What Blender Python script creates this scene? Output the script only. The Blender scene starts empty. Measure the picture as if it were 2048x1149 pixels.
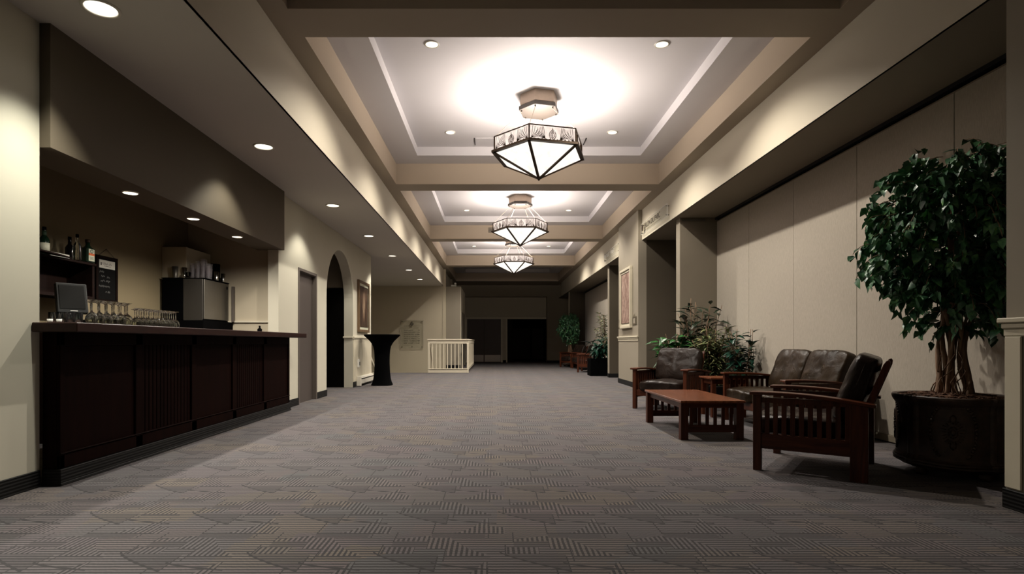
import bpy, bmesh, math, random
from mathutils import Vector, Matrix, noise
random.seed(11)
R = math.radians
PI = math.pi
scene = bpy.context.scene
COL = scene.collection

# ------------------------------------------------------------------ helpers
class NB:
    """tiny node builder with arithmetic"""
    def __init__(s, name):
        s.m = bpy.data.materials.new(name); s.m.use_nodes = True
        s.t = s.m.node_tree; s.t.nodes.clear()
        s.out = s.t.nodes.new('ShaderNodeOutputMaterial')
    def node(s, typ, **kw):
        n = s.t.nodes.new(typ)
        for k, v in kw.items(): setattr(n, k, v)
        return n
    def link(s, a, b): s.t.links.new(a, b)
    def setin(s, sock, v):
        if isinstance(v, E): s.link(v.s, sock)
        elif isinstance(v, bpy.types.NodeSocket): s.link(v, sock)
        elif isinstance(v, (tuple, list)) and len(v) == 3 and sock.type == 'RGBA': sock.default_value = (*v, 1)
        else: sock.default_value = v
    def math(s, op, a, b=0.0, c=0.0):
        n = s.node('ShaderNodeMath', operation=op)
        s.setin(n.inputs[0], a); s.setin(n.inputs[1], b); s.setin(n.inputs[2], c)
        return E(s, n.outputs[0])
    def coords(s, kind='Object'):
        return s.node('ShaderNodeTexCoord').outputs[kind]
    def xyz(s, vec):
        n = s.node('ShaderNodeSeparateXYZ'); s.link(vec, n.inputs[0])
        return [E(s, n.outputs[i]) for i in range(3)]
    def comb(s, x, y, z):
        n = s.node('ShaderNodeCombineXYZ')
        for i, v in enumerate((x, y, z)): s.setin(n.inputs[i], v)
        return n.outputs[0]
    def scale(s, vec, sc):
        n = s.node('ShaderNodeMapping'); s.link(vec, n.inputs[0]); n.inputs['Scale'].default_value = sc
        return n.outputs[0]
    def noise(s, vec, sc, detail=2, rough=.5, dist=0):
        n = s.node('ShaderNodeTexNoise'); s.link(vec, n.inputs['Vector'])
        n.inputs['Scale'].default_value = sc; n.inputs['Detail'].default_value = detail
        n.inputs['Roughness'].default_value = rough; n.inputs['Distortion'].default_value = dist
        return E(s, n.outputs['Fac'])
    def ramp(s, f, stops):
        n = s.node('ShaderNodeValToRGB'); s.setin(n.inputs[0], f)
        els = n.color_ramp.elements
        while len(els) < len(stops): els.new(.5)
        for e, (p, c) in zip(els, stops): e.position = p; e.color = (*c, 1)
        return n.outputs[0]
    def mix(s, f, a, b, mode='MIX'):
        n = s.node('ShaderNodeMix', data_type='RGBA', blend_type=mode)
        s.setin(n.inputs[0], f); s.setin(n.inputs[6], a); s.setin(n.inputs[7], b)
        return n.outputs[2]
    def bump(s, h, strength=.3, dist=.01):
        n = s.node('ShaderNodeBump'); s.setin(n.inputs['Height'], h)
        n.inputs['Strength'].default_value = strength; n.inputs['Distance'].default_value = dist
        return n.outputs[0]
    def bsdf(s, color, rough=.5, metal=0, normal=None, **kw):
        n = s.node('ShaderNodeBsdfPrincipled')
        s.setin(n.inputs['Base Color'], color); s.setin(n.inputs['Roughness'], rough)
        n.inputs['Metallic'].default_value = metal
        if normal is not None: s.link(normal, n.inputs['Normal'])
        for k, v in kw.items(): s.setin(n.inputs[k.replace('_', ' ')], v)
        s.link(n.outputs[0], s.out.inputs[0]); return s.m

class E:
    def __init__(s, b, sock): s.b, s.s = b, sock
    def __add__(s, o): return s.b.math('ADD', s, o)
    __radd__ = __add__
    def __sub__(s, o): return s.b.math('SUBTRACT', s, o)
    def __rsub__(s, o): return s.b.math('SUBTRACT', o, s)
    def __mul__(s, o): return s.b.math('MULTIPLY', s, o)
    __rmul__ = __mul__
    def __truediv__(s, o): return s.b.math('DIVIDE', s, o)
    def gt(s, o): return s.b.math('GREATER_THAN', s, o)
    def lt(s, o): return s.b.math('LESS_THAN', s, o)
    def frac(s): return s.b.math('FRACT', s)
    def floor(s): return s.b.math('FLOOR', s)
    def sin(s): return s.b.math('SINE', s)
    def abs(s): return s.b.math('ABSOLUTE', s)
    def max(s, o): return s.b.math('MAXIMUM', s, o)
    def min(s, o): return s.b.math('MINIMUM', s, o)
    def pow(s, o): return s.b.math('POWER', s, o)

def inside(x, a, b): return x.gt(a) * x.lt(b)

# ------------------------------------------------------------------ materials
M = {}
def paint(key, col, rough=.75, var=.04, bump=.08):
    b = NB(key); v = b.coords()
    n = b.noise(v, 1.3, 3)
    c = b.mix(n, tuple(x * (1 - var) for x in col), tuple(min(1, x * (1 + var)) for x in col))
    h = b.noise(v, 260, 2)
    M[key] = b.bsdf(c, rough, normal=b.bump(h, bump, .002)); return M[key]
def plain(key, col, rough=.5, metal=0, **kw):
    b = NB(key); v = b.coords(); n = b.noise(v, 35, 2)
    c = b.mix(n, tuple(x * .93 for x in col), tuple(min(1, x * 1.07) for x in col))
    M[key] = b.bsdf(c, rough, metal, **kw); return M[key]
def emit(key, col, st, var=0):
    b = NB(key); e = b.node('ShaderNodeEmission')
    if var:
        v = b.coords(); n = b.noise(v, 9, 4, .6)
        c = b.ramp(n, [(.3, tuple(x * (1 - var) for x in col)), (.62, col)])
        b.link(c, e.inputs[0])
    else: e.inputs[0].default_value = (*col, 1)
    e.inputs[1].default_value = st
    b.link(e.outputs[0], b.out.inputs[0]); M[key] = b.m; return b.m
def wood(key, dark, light, rough=.35, axis=1, sc=1.0, coat=.2, spec=.3):
    b = NB(key); v = b.coords()
    s = [26 * sc] * 3; s[axis] = 1.6 * sc
    n = b.noise(b.scale(v, s), 1, 5, .6, .6)
    c = b.ramp(n, [(.3, dark), (.7, light)])
    M[key] = b.bsdf(c, rough, normal=b.bump(n, .12, .003), Coat_Weight=coat, Coat_Roughness=.25, Specular_IOR_Level=spec); return M[key]

paint('cream_paint', (.60, .565, .455))
paint('fascia_paint', (.56, .50, .39))
paint('tan_paint', (.56, .46, .35))
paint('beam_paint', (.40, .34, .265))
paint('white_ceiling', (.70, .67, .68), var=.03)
paint('aisle_ceiling', (.60, .56, .50))
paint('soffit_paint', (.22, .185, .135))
paint('brown_paint', (.10, .078, .050))
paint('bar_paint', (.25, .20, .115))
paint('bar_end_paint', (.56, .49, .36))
paint('taupe_paint', (.30, .262, .20))
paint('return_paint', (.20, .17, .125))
paint('shaded_wall_paint', (.085, .068, .045))  # darker copy of the taupe wall, shade put into the colour
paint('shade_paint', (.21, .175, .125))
paint('wainscot_paint', (.66, .60, .46), rough=.5)
paint('far_paint', (.30, .25, .18))
paint('far_light_paint', (.56, .50, .38))
plain('trim_white', (.72, .66, .52), .45)
plain('rail_white', (.80, .72, .56), .45)
plain('door_brown', (.075, .060, .052), .55)
plain('frame_brown', (.12, .10, .085), .5)
plain('dark_door', (.014, .010, .008), .7, Specular_IOR_Level=.1)
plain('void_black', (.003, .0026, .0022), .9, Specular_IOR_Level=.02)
plain('black', (.0022, .0022, .0024), .9, Specular_IOR_Level=.02)
plain('black_gloss', (.012, .012, .012), .25)
plain('black_metal', (.03, .03, .032), .4, .6)
plain('steel_dark', (.07, .064, .056), .45, .6)
plain('steel', (.20, .185, .16), .42, .8)
plain('bright_steel', (.65, .64, .6), .22, 1)
plain('kick_metal', (.42, .38, .34), .4, .7)
plain('bronze', (.050, .030, .016), .45, .6)
plain('bronze_plate', (.035, .027, .021), .6, .0)
plain('bronze_side', (.40, .31, .24), .5, .2)
plain('white_plastic', (.75, .73, .68), .4)
plain('white_metal', (.72, .68, .58), .4)
plain('chain_metal', (.45, .38, .30), .4, .6)
plain('paper', (.72, .70, .62), .7)
plain('chalk', (.42, .42, .40), .9)
plain('slate', (.006, .006, .006), .9, Specular_IOR_Level=.1)
plain('ink', (.05, .04, .03), .6)
plain('green_dark_glass', (.006, .020, .010), .12)
plain('dark_glass', (.006, .005, .005), .15)
plain('label_orange', (.65, .13, .03), .6)
plain('label_cream', (.62, .62, .48), .6)
plain('label_green', (.03, .07, .035), .6)
plain('screen', (.010, .010, .009), .4, Specular_IOR_Level=.2)
plain('monitor_grey', (.025, .026, .025), .5, Specular_IOR_Level=.2)
plain('plaque_metal', (.20, .17, .12), .45, .4)
emit('lamp_glass', (1.0, .92, .82), 1.05, .26)
emit('gallery_glass', (1.0, .82, .72), .95, .35)
emit('downlight_lens', (1.0, .96, .88), 14)
wood('mahogany', (.040, .010, .005), (.115, .031, .012), .33, spec=.2, coat=.1)
wood('mahogany_x', (.040, .010, .005), (.115, .031, .012), .33, 0, spec=.2, coat=.1)
wood('mahogany_z', (.035, .009, .0045), (.105, .029, .012), .38, 2, spec=.2, coat=.08)
wood('table_wood', (.11, .032, .014), (.25, .085, .038), .25, 1, spec=.4)
wood('bar_wood', (.0045, .0014, .001), (.010, .003, .002), .6, 2, coat=.0, spec=.03)
wood('bar_top_wood', (.014, .0042, .0032), (.026, .008, .0055), .45, 1, coat=.0, spec=.2)
wood('cabinet_wood', (.006, .003, .0025), (.013, .006, .0045), .6, 1, coat=.0, spec=.06)
wood('frame_wood', (.10, .06, .03), (.22, .14, .08), .4, 2)

def glassmat(key, col, rough=.02, ior=1.45):
    b = NB(key); v = b.coords(); n = b.noise(v, 20, 1)
    c = b.mix(n, col, tuple(x * .96 for x in col))
    M[key] = b.bsdf(c, rough, Transmission_Weight=1.0, IOR=ior)
glassmat('clear_glass', (.95, .97, .94)); 
b = NB('clear_plastic'); v = b.coords(); n = b.noise(v, 60, 2)
tr = b.node('ShaderNodeBsdfTransparent'); tr.inputs[0].default_value = (.93, .92, .93, 1)
df = b.node('ShaderNodeBsdfPrincipled'); df.inputs['Base Color'].default_value = (.8, .77, .78, 1); df.inputs['Roughness'].default_value = .2
mx = b.node('ShaderNodeMixShader'); b.setin(mx.inputs[0], n * .1 + .10)
b.link(tr.outputs[0], mx.inputs[1]); b.link(df.outputs[0], mx.inputs[2]); b.link(mx.outputs[0], b.out.inputs[0]); M['clear_plastic'] = b.m
b = NB('acrylic'); v = b.coords(); n = b.noise(v, 3, 1)
tr = b.node('ShaderNodeBsdfTransparent'); tr.inputs[0].default_value = (.975, .98, .97, 1)
gl = b.node('ShaderNodeBsdfGlossy'); gl.inputs[1].default_value = .12
mx = b.node('ShaderNodeMixShader'); b.setin(mx.inputs[0], n * .02 + .03)
b.link(tr.outputs[0], mx.inputs[1]); b.link(gl.outputs[0], mx.inputs[2]); b.link(mx.outputs[0], b.out.inputs[0]); M['acrylic'] = b.m

# fabric wall (woven vertical ribs)
b = NB('wall_fabric'); v = b.coords()
n1 = b.noise(b.scale(v, (1, 260, 22)), 1, 3, .6); n2 = b.noise(v, 420, 2); n3 = b.noise(v, .8, 2)
w = n1 * .6 + n2 * .4
c = b.ramp(w, [(.32, (.33, .285, .225)), (.68, (.53, .47, .385))])
c = b.mix(n3 * .25, c, (.40, .36, .30))
M['wall_fabric'] = b.bsdf(c, .9, normal=b.bump(w, .5, .003), Sheen_Weight=.2)
# leather
def leather(key, c0, c1):
    b = NB(key); v = b.coords()
    big = b.noise(v, 5.0, 3, .5, 1.0); fine = b.noise(v, 160, 2)
    c = b.ramp(big, [(.3, c0), (.7, c1)])
    rg = b.noise(v, 14, 3) * .2 + .20
    M[key] = b.bsdf(c, rg, normal=b.bump(big * .94 + fine * .06, .42, .03), Specular_IOR_Level=.17)
leather('leather', (.010, .006, .0045), (.026, .017, .013))
leather('leather_sofa', (.013, .008, .0045), (.036, .023, .013))
# leaves
def leafmat(key, stops, rough=.38):
    b = NB(key); v = b.coords()
    n = b.noise(v, 11, 3, .7)
    c = b.ramp(n, stops)
    f = b.noise(v, 90, 2)
    m = b.bsdf(c, rough, normal=b.bump(f, .15, .003), Specular_IOR_Level=.5)
    M[key] = m
leafmat('ficus_leaf', [(.3, (.016, .052, .030)), (.48, (.040, .13, .062)), (.60, (.10, .27, .11)), (.70, (.20, .44, .12))])
leafmat('rubber_leaf', [(.3, (.010, .020, .010)), (.6, (.028, .042, .022)), (.75, (.05, .06, .035))])
leafmat('pothos_leaf', [(.3, (.010, .045, .012)), (.6, (.028, .13, .024)), (.75, (.06, .23, .035))])
leafmat('teal_leaf', [(.3, (.005, .028, .018)), (.6, (.012, .055, .034)), (.75, (.04, .11, .07))], .3)
b = NB('variegated_leaf'); v = b.coords(); n = b.noise(v, 26, 3, .7)
M['variegated_leaf'] = b.bsdf(b.ramp(n, [(.40, (.018, .045, .015)), (.5, (.06, .10, .03)), (.58, (.38, .36, .16)), (.7, (.55, .50, .28))]), .45)
wood('bark', (.11, .065, .038), (.36, .23, .15), .8, 2, coat=0)
b = NB('mulch'); v = b.coords(); n = b.noise(v, 60, 4, .7)
M['mulch'] = b.bsdf(b.ramp(n, [(.35, (.035, .014, .008)), (.5, (.14, .06, .03)), (.7, (.32, .17, .09))]), .8, normal=b.bump(n, .8, .02))
b = NB('pot_brown'); v = b.coords(); n = b.noise(v, 14, 4, .6)
M['pot_brown'] = b.bsdf(b.ramp(n, [(.3, (.034, .021, .015)), (.7, (.085, .050, .034))]), .5, normal=b.bump(n, .15, .005))
# baseboard: black ribbed
b = NB('baseboard_black'); v = b.coords(); x, y, z = b.xyz(v)
st = (z * 300).sin() * .5 + .5
n = b.noise(b.scale(v, (6, 6, 90)), 1, 3)
M['baseboard_black'] = b.bsdf(b.mix(st * n, (.006, .006, .006), (.030, .029, .028)), .55, normal=b.bump(st, .5, .004), Specular_IOR_Level=.15)
# picture canvases
b = NB('sepia_print'); v = b.coords(); n = b.noise(b.scale(v, (1, 5, 2.0)), 1.4, 5, .65, .8)
x, y, z = b.xyz(v)
fig = (b.math('MULTIPLY', y, y) * 40 + b.math('MULTIPLY', z - .05, z - .05) * 6)
f = (1.0 - fig).max(0) * .35 + n * .75
M['sepia_print'] = b.bsdf(b.ramp(f, [(.30, (.035, .018, .012)), (.5, (.12, .07, .045)), (.68, (.30, .20, .13)), (.9, (.50, .40, .28))]), .4)
b = NB('rose_print'); v = b.coords(); n = b.noise(b.scale(v, (1, 7, 3.2)), 1.7, 6, .7, 1.0)
M['rose_print'] = b.bsdf(b.ramp(n, [(.30, (.06, .03, .025)), (.42, (.25, .14, .11)), (.52, (.48, .34, .28)), (.66, (.56, .42, .35)), (.8, (.72, .62, .54))]), .4)

# carpet
b = NB('carpet'); v = b.coords(); x, y, z = b.xyz(v)
TX, TY = .572, .610
p = ((x - .525) / TX + .9).frac() - .9          # -.9 .. .1, fan peak at 0
q = ((y - 3.054) / TY).frac()                    # 0 near .. 1 far
def cap(lo, hi): return inside(p, lo, hi)
fan = cap(-.34, .03) * q.gt(.60) * q.lt(((p + .34) / .34).max(0).pow(2.2) * .40 + .60)
rct = cap(.03, .10) * inside(q, .60, .78) + inside(p, -.9, -.83) * inside(q, .60, .76)
rC = cap(-.76, -.46) * q.gt(.42) * q.lt((p + .76) * .30 + .46)
rB = cap(-.47, -.30) * inside(q, .26, .50)
rD = cap(-.83, -.56) * inside(q, .16, .29)
rE = cap(-.30, .02) * q.gt(.12) * q.lt(((.02 - p) / .32).max(0).pow(1.6) * .36 + .16)
dash_reg = (fan + rct + rC + rB + rD + rE).min(1)
# outlines
def near_(a, w): return a.abs().lt(w)
q2 = q - q.gt(.62)
qb = .20 - ((p + .88).max(0) / .52).pow(.75) * .36
arc = near_(q2 - qb, .013) * cap(-.88, -.36) + near_(p + .36, .006) * inside(q2, -.17, .12)
arc2 = near_(q - (((p + .40).max(0) * 1.5).pow(.6) * -.17 + 1.0), .013) * cap(-.40, .1)
lin = near_(p + .46, .006) * inside(q, .58, .90) + near_(q - .60, .012) * cap(-.46, .10) + near_(p + .76, .006) * inside(q, .40, .62) \
    + near_(p + .83, .006) * inside(q, .12, .34) + near_(p + .31, .006) * inside(q, .0, .5) + near_(q - .10, .012) * cap(-.31, .05) + near_(p - .03, .006) * inside(q, .5, .9)
line = (arc + arc2 + lin).min(1)
reg_dark = (cap(-.88, -.36) * q2.lt(.14) * (q2 - qb).gt(0) + cap(-.76, -.46) * inside(q, .30, .42) + cap(-.46, -.0) * inside(q, .50, .59)).min(1)
jit = b.noise(b.scale(v, (60, 9, 1)), 1, 2)
stripe = ((y * (2 * PI / .0293) + jit * 1.3).sin() * .5 + .5)
stripe = b.math('SMOOTHSTEP' if False else 'POWER', stripe, 1.6)
dsh = ((p * (2 * PI / .042) + (jit - .5) * 2).sin() * .5 + .5).gt(.48)
fade = reg_dark * -.45 + 1.0
val = stripe * fade
val = val * (1.0 - dash_reg) + dash_reg * dsh * (stripe * .35 + .55)
val = val * (1.0 - line)
hue = b.noise(b.scale(v, (2.2, 3.4, 1)), 1, 1)
cell = b.node('ShaderNodeTexVoronoi', distance='CHEBYCHEV'); b.link(b.scale(v, (2.6, 3.6, 1)), cell.inputs['Vector']); cell.inputs['Scale'].default_value = 1
hs = b.node('ShaderNodeSeparateXYZ'); b.link(cell.outputs['Color'], hs.inputs[0])
hcol0 = b.ramp(E(b, hs.outputs[0]), [(.0, (0.240, 0.210, 0.200)), (.25, (0.196, 0.188, 0.192)), (.45, (0.272, 0.232, 0.180)), (.62, (0.220, 0.190, 0.196)), (.8, (0.188, 0.196, 0.192)), (1.0, (0.248, 0.204, 0.204))])
spk = b.noise(v, 330, 2, .8)
dark = (.040, .036, .038)
hcol = b.mix(1.0, hcol0, (1.0, .955, .975), 'MULTIPLY')
c = b.mix(val * .95, dark, hcol)
c = b.mix(spk * .38, c, (.075, .068, .070))
M['carpet'] = b.bsdf(c, .95, normal=b.bump(spk * .5 + stripe * .5, .35, .005))

# ------------------------------------------------------------------ mesh builder
class MB:
    def __init__(s): s.b = bmesh.new()
    def box(s, x0, x1, y0, y1, z0, z1, mat=None):
        vs = [s.b.verts.new((x, y, z)) for x in (x0, x1) for y in (y0, y1) for z in (z0, z1)]
        if mat is not None:
            for v in vs: v.co = mat @ v.co
        for f in ((0, 1, 3, 2), (4, 6, 7, 5), (0, 4, 5, 1), (2, 3, 7, 6), (0, 2, 6, 4), (1, 5, 7, 3)):
            s.b.faces.new([vs[i] for i in f])
        return s
    def poly(s, pts):
        s.b.faces.new([s.b.verts.new(p) for p in pts]); return s
    def prism(s, pts, d):
        """closed outline pts (3D, planar) extruded by vector d"""
        d = Vector(d); a = [s.b.verts.new(p) for p in pts]; c = [s.b.verts.new(Vector(p) + d) for p in pts]
        s.b.faces.new(a); s.b.faces.new(c[::-1]); n = len(a)
        for i in range(n): s.b.faces.new((a[i], c[i], c[(i + 1) % n], a[(i + 1) % n]))
        return s
    def lathe(s, prof, n=24, c=(0, 0, 0), flip=False):
        rings = []
        for r, z in prof:
            if r < 1e-5: rings.append([s.b.verts.new((c[0], c[1], c[2] + z))])
            else: rings.append([s.b.verts.new((c[0] + r * math.cos(2 * PI * i / n), c[1] + r * math.sin(2 * PI * i / n), c[2] + z)) for i in range(n)])
        for a, d in zip(rings, rings[1:]):
            for i in range(n):
                j = (i + 1) % n
                if len(a) == 1 and len(d) == 1: continue
                if len(a) == 1: s.b.faces.new((a[0], d[j], d[i]))
                elif len(d) == 1: s.b.faces.new((a[i], a[j], d[0]))
                else: s.b.faces.new((a[i], a[j], d[j], d[i]))
        return s
    def tube(s, pts, r, n=6, cap=True):
        pts = [Vector(p) for p in pts]; rs = r if isinstance(r, (list, tuple)) else [r] * len(pts)
        rings = []; up = Vector((0, 0, 1))
        for i, p in enumerate(pts):
            t = (pts[min(i + 1, len(pts) - 1)] - pts[max(i - 1, 0)]).normalized()
            a = t.cross(up)
            if a.length < 1e-3: a = t.cross(Vector((1, 0, 0)))
            a.normalize(); c = t.cross(a)
            rings.append([s.b.verts.new(p + (a * math.cos(2 * PI * k / n) + c * math.sin(2 * PI * k / n)) * rs[i]) for k in range(n)])
        for a, d in zip(rings, rings[1:]):
            for k in range(n): s.b.faces.new((a[k], a[(k + 1) % n], d[(k + 1) % n], d[k]))
        if cap: s.b.faces.new(rings[0][::-1]); s.b.faces.new(rings[-1])
        return s
    def plate(s, outer, holes, co):
        """flat plate with holes; 2D loops, co maps (u,v)->xyz"""
        es = []
        for lp in [outer] + holes:
            vs = [s.b.verts.new(co(*p)) for p in lp]
            es += [s.b.edges.new((vs[i], vs[(i + 1) % len(vs)])) for i in range(len(vs))]
        bmesh.ops.triangle_fill(s.b, use_beauty=True, use_dissolve=False, edges=es)
        return s
    def leaf(s, p, d, up, L, W, fold=.25, droop=.25):
        d = Vector(d).normalized(); u = Vector(up); sd = d.cross(u)
        if sd.length < 1e-3: sd = d.cross(Vector((1, 0, 0)))
        sd.normalize(); n = sd.cross(d).normalized(); p = Vector(p)
        def P(t, w): return p + d * (L * t) + sd * (W * w) + n * (-fold * W * (1 - abs(w)) * 1.0 - droop * L * t * t)
        a = s.b.verts.new(P(0, 0)); m1 = s.b.verts.new(P(.4, 0)); m2 = s.b.verts.new(P(.75, 0)); e = s.b.verts.new(P(1.05, 0))
        l1 = s.b.verts.new(P(.33, .5)); l2 = s.b.verts.new(P(.68, .34)); r1 = s.b.verts.new(P(.33, -.5)); r2 = s.b.verts.new(P(.68, -.34))
        for f in ((a, m1, l1), (l1, m1, m2, l2), (l2, m2, e), (a, r1, m1), (r1, r2, m2, m1), (r2, e, m2)): s.b.faces.new(f)
        return s
    def build(s, name, mat, parent=None, loc=None, rz=0, smooth=False, bevel=0, recalc=True, seg=1, label=None):
        if recalc: bmesh.ops.recalc_face_normals(s.b, faces=s.b.faces)
        me = bpy.data.meshes.new(name); s.b.to_mesh(me); s.b.free()
        o = bpy.data.objects.new(name, me); COL.objects.link(o)
        me.materials.append(M[mat] if isinstance(mat, str) else mat)
        if smooth:
            for p in me.polygons: p.use_smooth = True
        if bevel:
            m = o.modifiers.new('bevel', 'BEVEL'); m.width = bevel; m.segments = seg; m.limit_method = 'ANGLE'
        if parent: o.parent = parent
        if loc: o.location = loc
        if rz: o.rotation_euler.z = rz
        if label: o['label'] = label
        return o

def tag(o, label, cat, group=None, kind=None):
    if label: o['label'] = label
    if cat: o['category'] = cat
    if group: o['group'] = group
    if kind: o['kind'] = kind
    return o
def thing(name, label, cat, loc=(0, 0, 0), rz=0, group=None, scale=None):
    o = bpy.data.objects.new(name, None); COL.objects.link(o); o.location = loc; o.rotation_euler.z = rz
    o.empty_display_size = .1
    if scale: o.scale = (scale,) * 3
    return tag(o, label, cat, group)
def copy_tree(o, parent=None):
    c = o.copy(); COL.objects.link(c); c.parent = parent
    for ch in list(o.children): copy_tree(ch, c)
    return c
def struct(mb, name, mat, label=None, **kw):
    o = mb.build(name, mat, **kw); o['kind'] = 'structure'
    if label: o['label'] = label
    return o
def circ(cx, cy, r, n=28): return [(cx + r * math.cos(2 * PI * i / n), cy + r * math.sin(2 * PI * i / n)) for i in range(n)]
def rect(a, b, c, d): return [(a, c), (b, c), (b, d), (a, d)]
def text(body, size, mat, parent, loc, rot, name='lettering', align='LEFT', ext=.0006, sx=1):
    cu = bpy.data.curves.new(name, 'FONT'); cu.body = body; cu.size = size; cu.extrude = ext; cu.align_x = align
    cu.align_y = 'CENTER'
    o = bpy.data.objects.new(name, cu); COL.objects.link(o); cu.materials.append(M[mat])
    o.location = loc; o.rotation_euler = rot; o.scale = (sx, 1, 1); o.parent = parent
    dg = bpy.context.evaluated_depsgraph_get(); dg.update()
    me = bpy.data.meshes.new_from_object(o.evaluated_get(dg)); me.materials.clear(); me.materials.append(M[mat])
    n = bpy.data.objects.new(name + '_mesh', me); COL.objects.link(n)
    n.location = loc; n.rotation_euler = rot; n.scale = (sx, 1, 1); n.parent = parent
    bpy.data.objects.remove(o); n.name = name; return n

def strokes(m, spans, put, seed=1, step=.02, w=.004):
    # lettering too small to read in the photograph: upright and level strokes, word by word
    rnd = random.Random(seed)
    for x0, x1, z0, z1 in spans:
        n = max(1, round((x1 - x0) / step)); st = (x1 - x0) / n; h = z1 - z0
        for i in range(n):
            a = x0 + i * st; put(m, a, a + w, z0, z1 - rnd.choice((0, 0, .25)) * h)
            k = rnd.choice((0, .42, .84)); put(m, a, a + st * .72, z0 + h * k, z0 + h * k + h * .16)
# ------------------------------------------------------------------ room constants
ZC, ZB, ZL, ZT = 3.06, 3.677, 4.03, 4.175     # aisle ceiling, beam underside, coffer ledge, coffer top
XL, XFL, XFR, XR = -3.0, -1.895, 3.03, 3.75
YB = -2.5; YE = 25.05; CX = .565
cof = [(-.06 + 5.1 * k, 4.61 + 5.1 * k) for k in range(5)]
LR = .093
aisle_spots = [(-2.48, y) for y in (1.0, 3.56, 6.07, 8.67, 11.14, 13.70, 16.36, 18.77)]
coffer_spots = [(CX + sx * 1.24, (c0 + c1) / 2 + sy * 1.276, k) for k, (c0, c1) in enumerate(cof) for sy in (-1, 1) for sx in (-1, 1)]

# ---- floor (stairwell opening at the far left)
m = MB()
m.plate([(-7, -3), (6, -3), (6, 29), (-7, 29)], [rect(-6.4, -2.0, 17.83, 21.0)], lambda u, v: (u, v, 0))
struct(m, 'floor', 'carpet', 'grey purple patterned carpet')
m = MB()
for x0, x1, y0, y1 in ((-6.4, -2.0, 17.8, 17.83), (-6.43, -6.4, 17.8, 21), (-2.0, -1.97, 17.83, 21)):
    m.box(x0, x1, y0, y1, -1.8, -.005)
m.box(-6.4, -2.0, 17.83, 21, -1.83, -1.8)
struct(m, 'wall_stairwell', 'cream_paint')
# ---- left wall with bar opening, door and arch
AC, AR, AS = 11.035, .945, 1.80
arch = [(AC - AR, .0), ] + [(AC - AR * math.cos(t * PI / 32), AS + AR * math.sin(t * PI / 32)) for t in range(33)] + [(AC + AR, .0)]
# outline goes round the openings that touch the floor
out = [(YB, 0), (3.725, 0), (3.725, ZC), (YB, ZC)]
m = MB(); m.plate(out, [], lambda u, v: (XL, u, v))
loop = [(7.845, 0), (8.67, 0), (8.67, 2.06), (9.48, 2.06), (9.48, 0)] + arch + [(13.72, 0), (13.72, ZC), (7.845, ZC)]
m.plate(loop, [], lambda u, v: (XL, u, v))
# far end of this wall and thickness of the arch
m.box(XL - .19, XL - .001, 13.70, 13.72, 0, ZC); 
for a, c in zip(arch, arch[1:]):
    m.poly([(XL, *a), (XL, *c), (XL - .19, *c), (XL - .19, *a)])
m.poly([(XL, 3.725, 0), (XL, 3.725, ZC), (XL - .145, 3.725, ZC), (XL - .145, 3.725, 0)])
m.poly([(XL, 7.845, 0), (XL, 7.845, ZC), (XL - .145, 7.845, ZC), (XL - .145, 7.845, 0)])
struct(m, 'wall_left', 'cream_paint', 'cream painted wall with bar opening, door and arch')
# corridor behind the arch
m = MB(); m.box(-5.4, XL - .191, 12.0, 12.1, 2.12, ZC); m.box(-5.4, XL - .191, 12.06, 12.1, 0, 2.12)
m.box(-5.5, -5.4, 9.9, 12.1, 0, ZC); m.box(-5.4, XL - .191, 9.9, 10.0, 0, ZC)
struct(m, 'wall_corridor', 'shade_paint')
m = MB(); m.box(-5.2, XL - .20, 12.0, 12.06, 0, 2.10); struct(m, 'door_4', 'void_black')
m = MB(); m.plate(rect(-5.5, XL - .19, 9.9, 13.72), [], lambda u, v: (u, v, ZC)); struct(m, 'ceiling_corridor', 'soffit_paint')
# bar room
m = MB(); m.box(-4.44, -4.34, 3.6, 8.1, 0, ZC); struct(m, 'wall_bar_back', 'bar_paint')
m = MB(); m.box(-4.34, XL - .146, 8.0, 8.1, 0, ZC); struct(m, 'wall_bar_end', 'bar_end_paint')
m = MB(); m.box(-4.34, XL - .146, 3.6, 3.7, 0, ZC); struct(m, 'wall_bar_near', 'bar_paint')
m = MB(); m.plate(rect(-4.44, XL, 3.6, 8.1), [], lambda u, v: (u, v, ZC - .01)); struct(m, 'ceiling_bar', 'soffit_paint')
m = MB(); m.box(-4.34, XL - .146, 7.975, 8.0, 1.235, 1.26); struct(m, 'trim_1', 'trim_white')
# bar bulkhead with three lights in its underside
BS = [(-3.12, 4.84), (-3.12, 5.85), (-3.12, 6.85)]
m = MB()
m.plate(rect(-3.30, -2.93, 3.727, 7.88), [circ(x, y, .062) for x, y in BS], lambda u, v: (u, v, 2.24))
m.poly([(-2.93, 3.727, 2.24), (-2.93, 7.88, 2.24), (-2.93, 7.88, ZC), (-2.93, 3.727, ZC)])
m.poly([(-3.3, 3.727, 2.24), (-3.3, 7.88, 2.24), (-3.3, 7.88, ZC), (-3.3, 3.727, ZC)])
for y in (3.727, 7.88): m.poly([(-2.93, y, 2.24), (-2.93, y, ZC), (-3.3, y, ZC), (-3.3, y, 2.24)])
struct(m, 'trim_2', 'brown_paint', 'brown bulkhead over the bar opening')
# duct box in the bar corner
m = MB(); m.box(-4.34, -4.02, 7.37, 8.0, 1.80, 2.20); struct(m, 'trim_3', 'bar_end_paint', bevel=.004)
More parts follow.
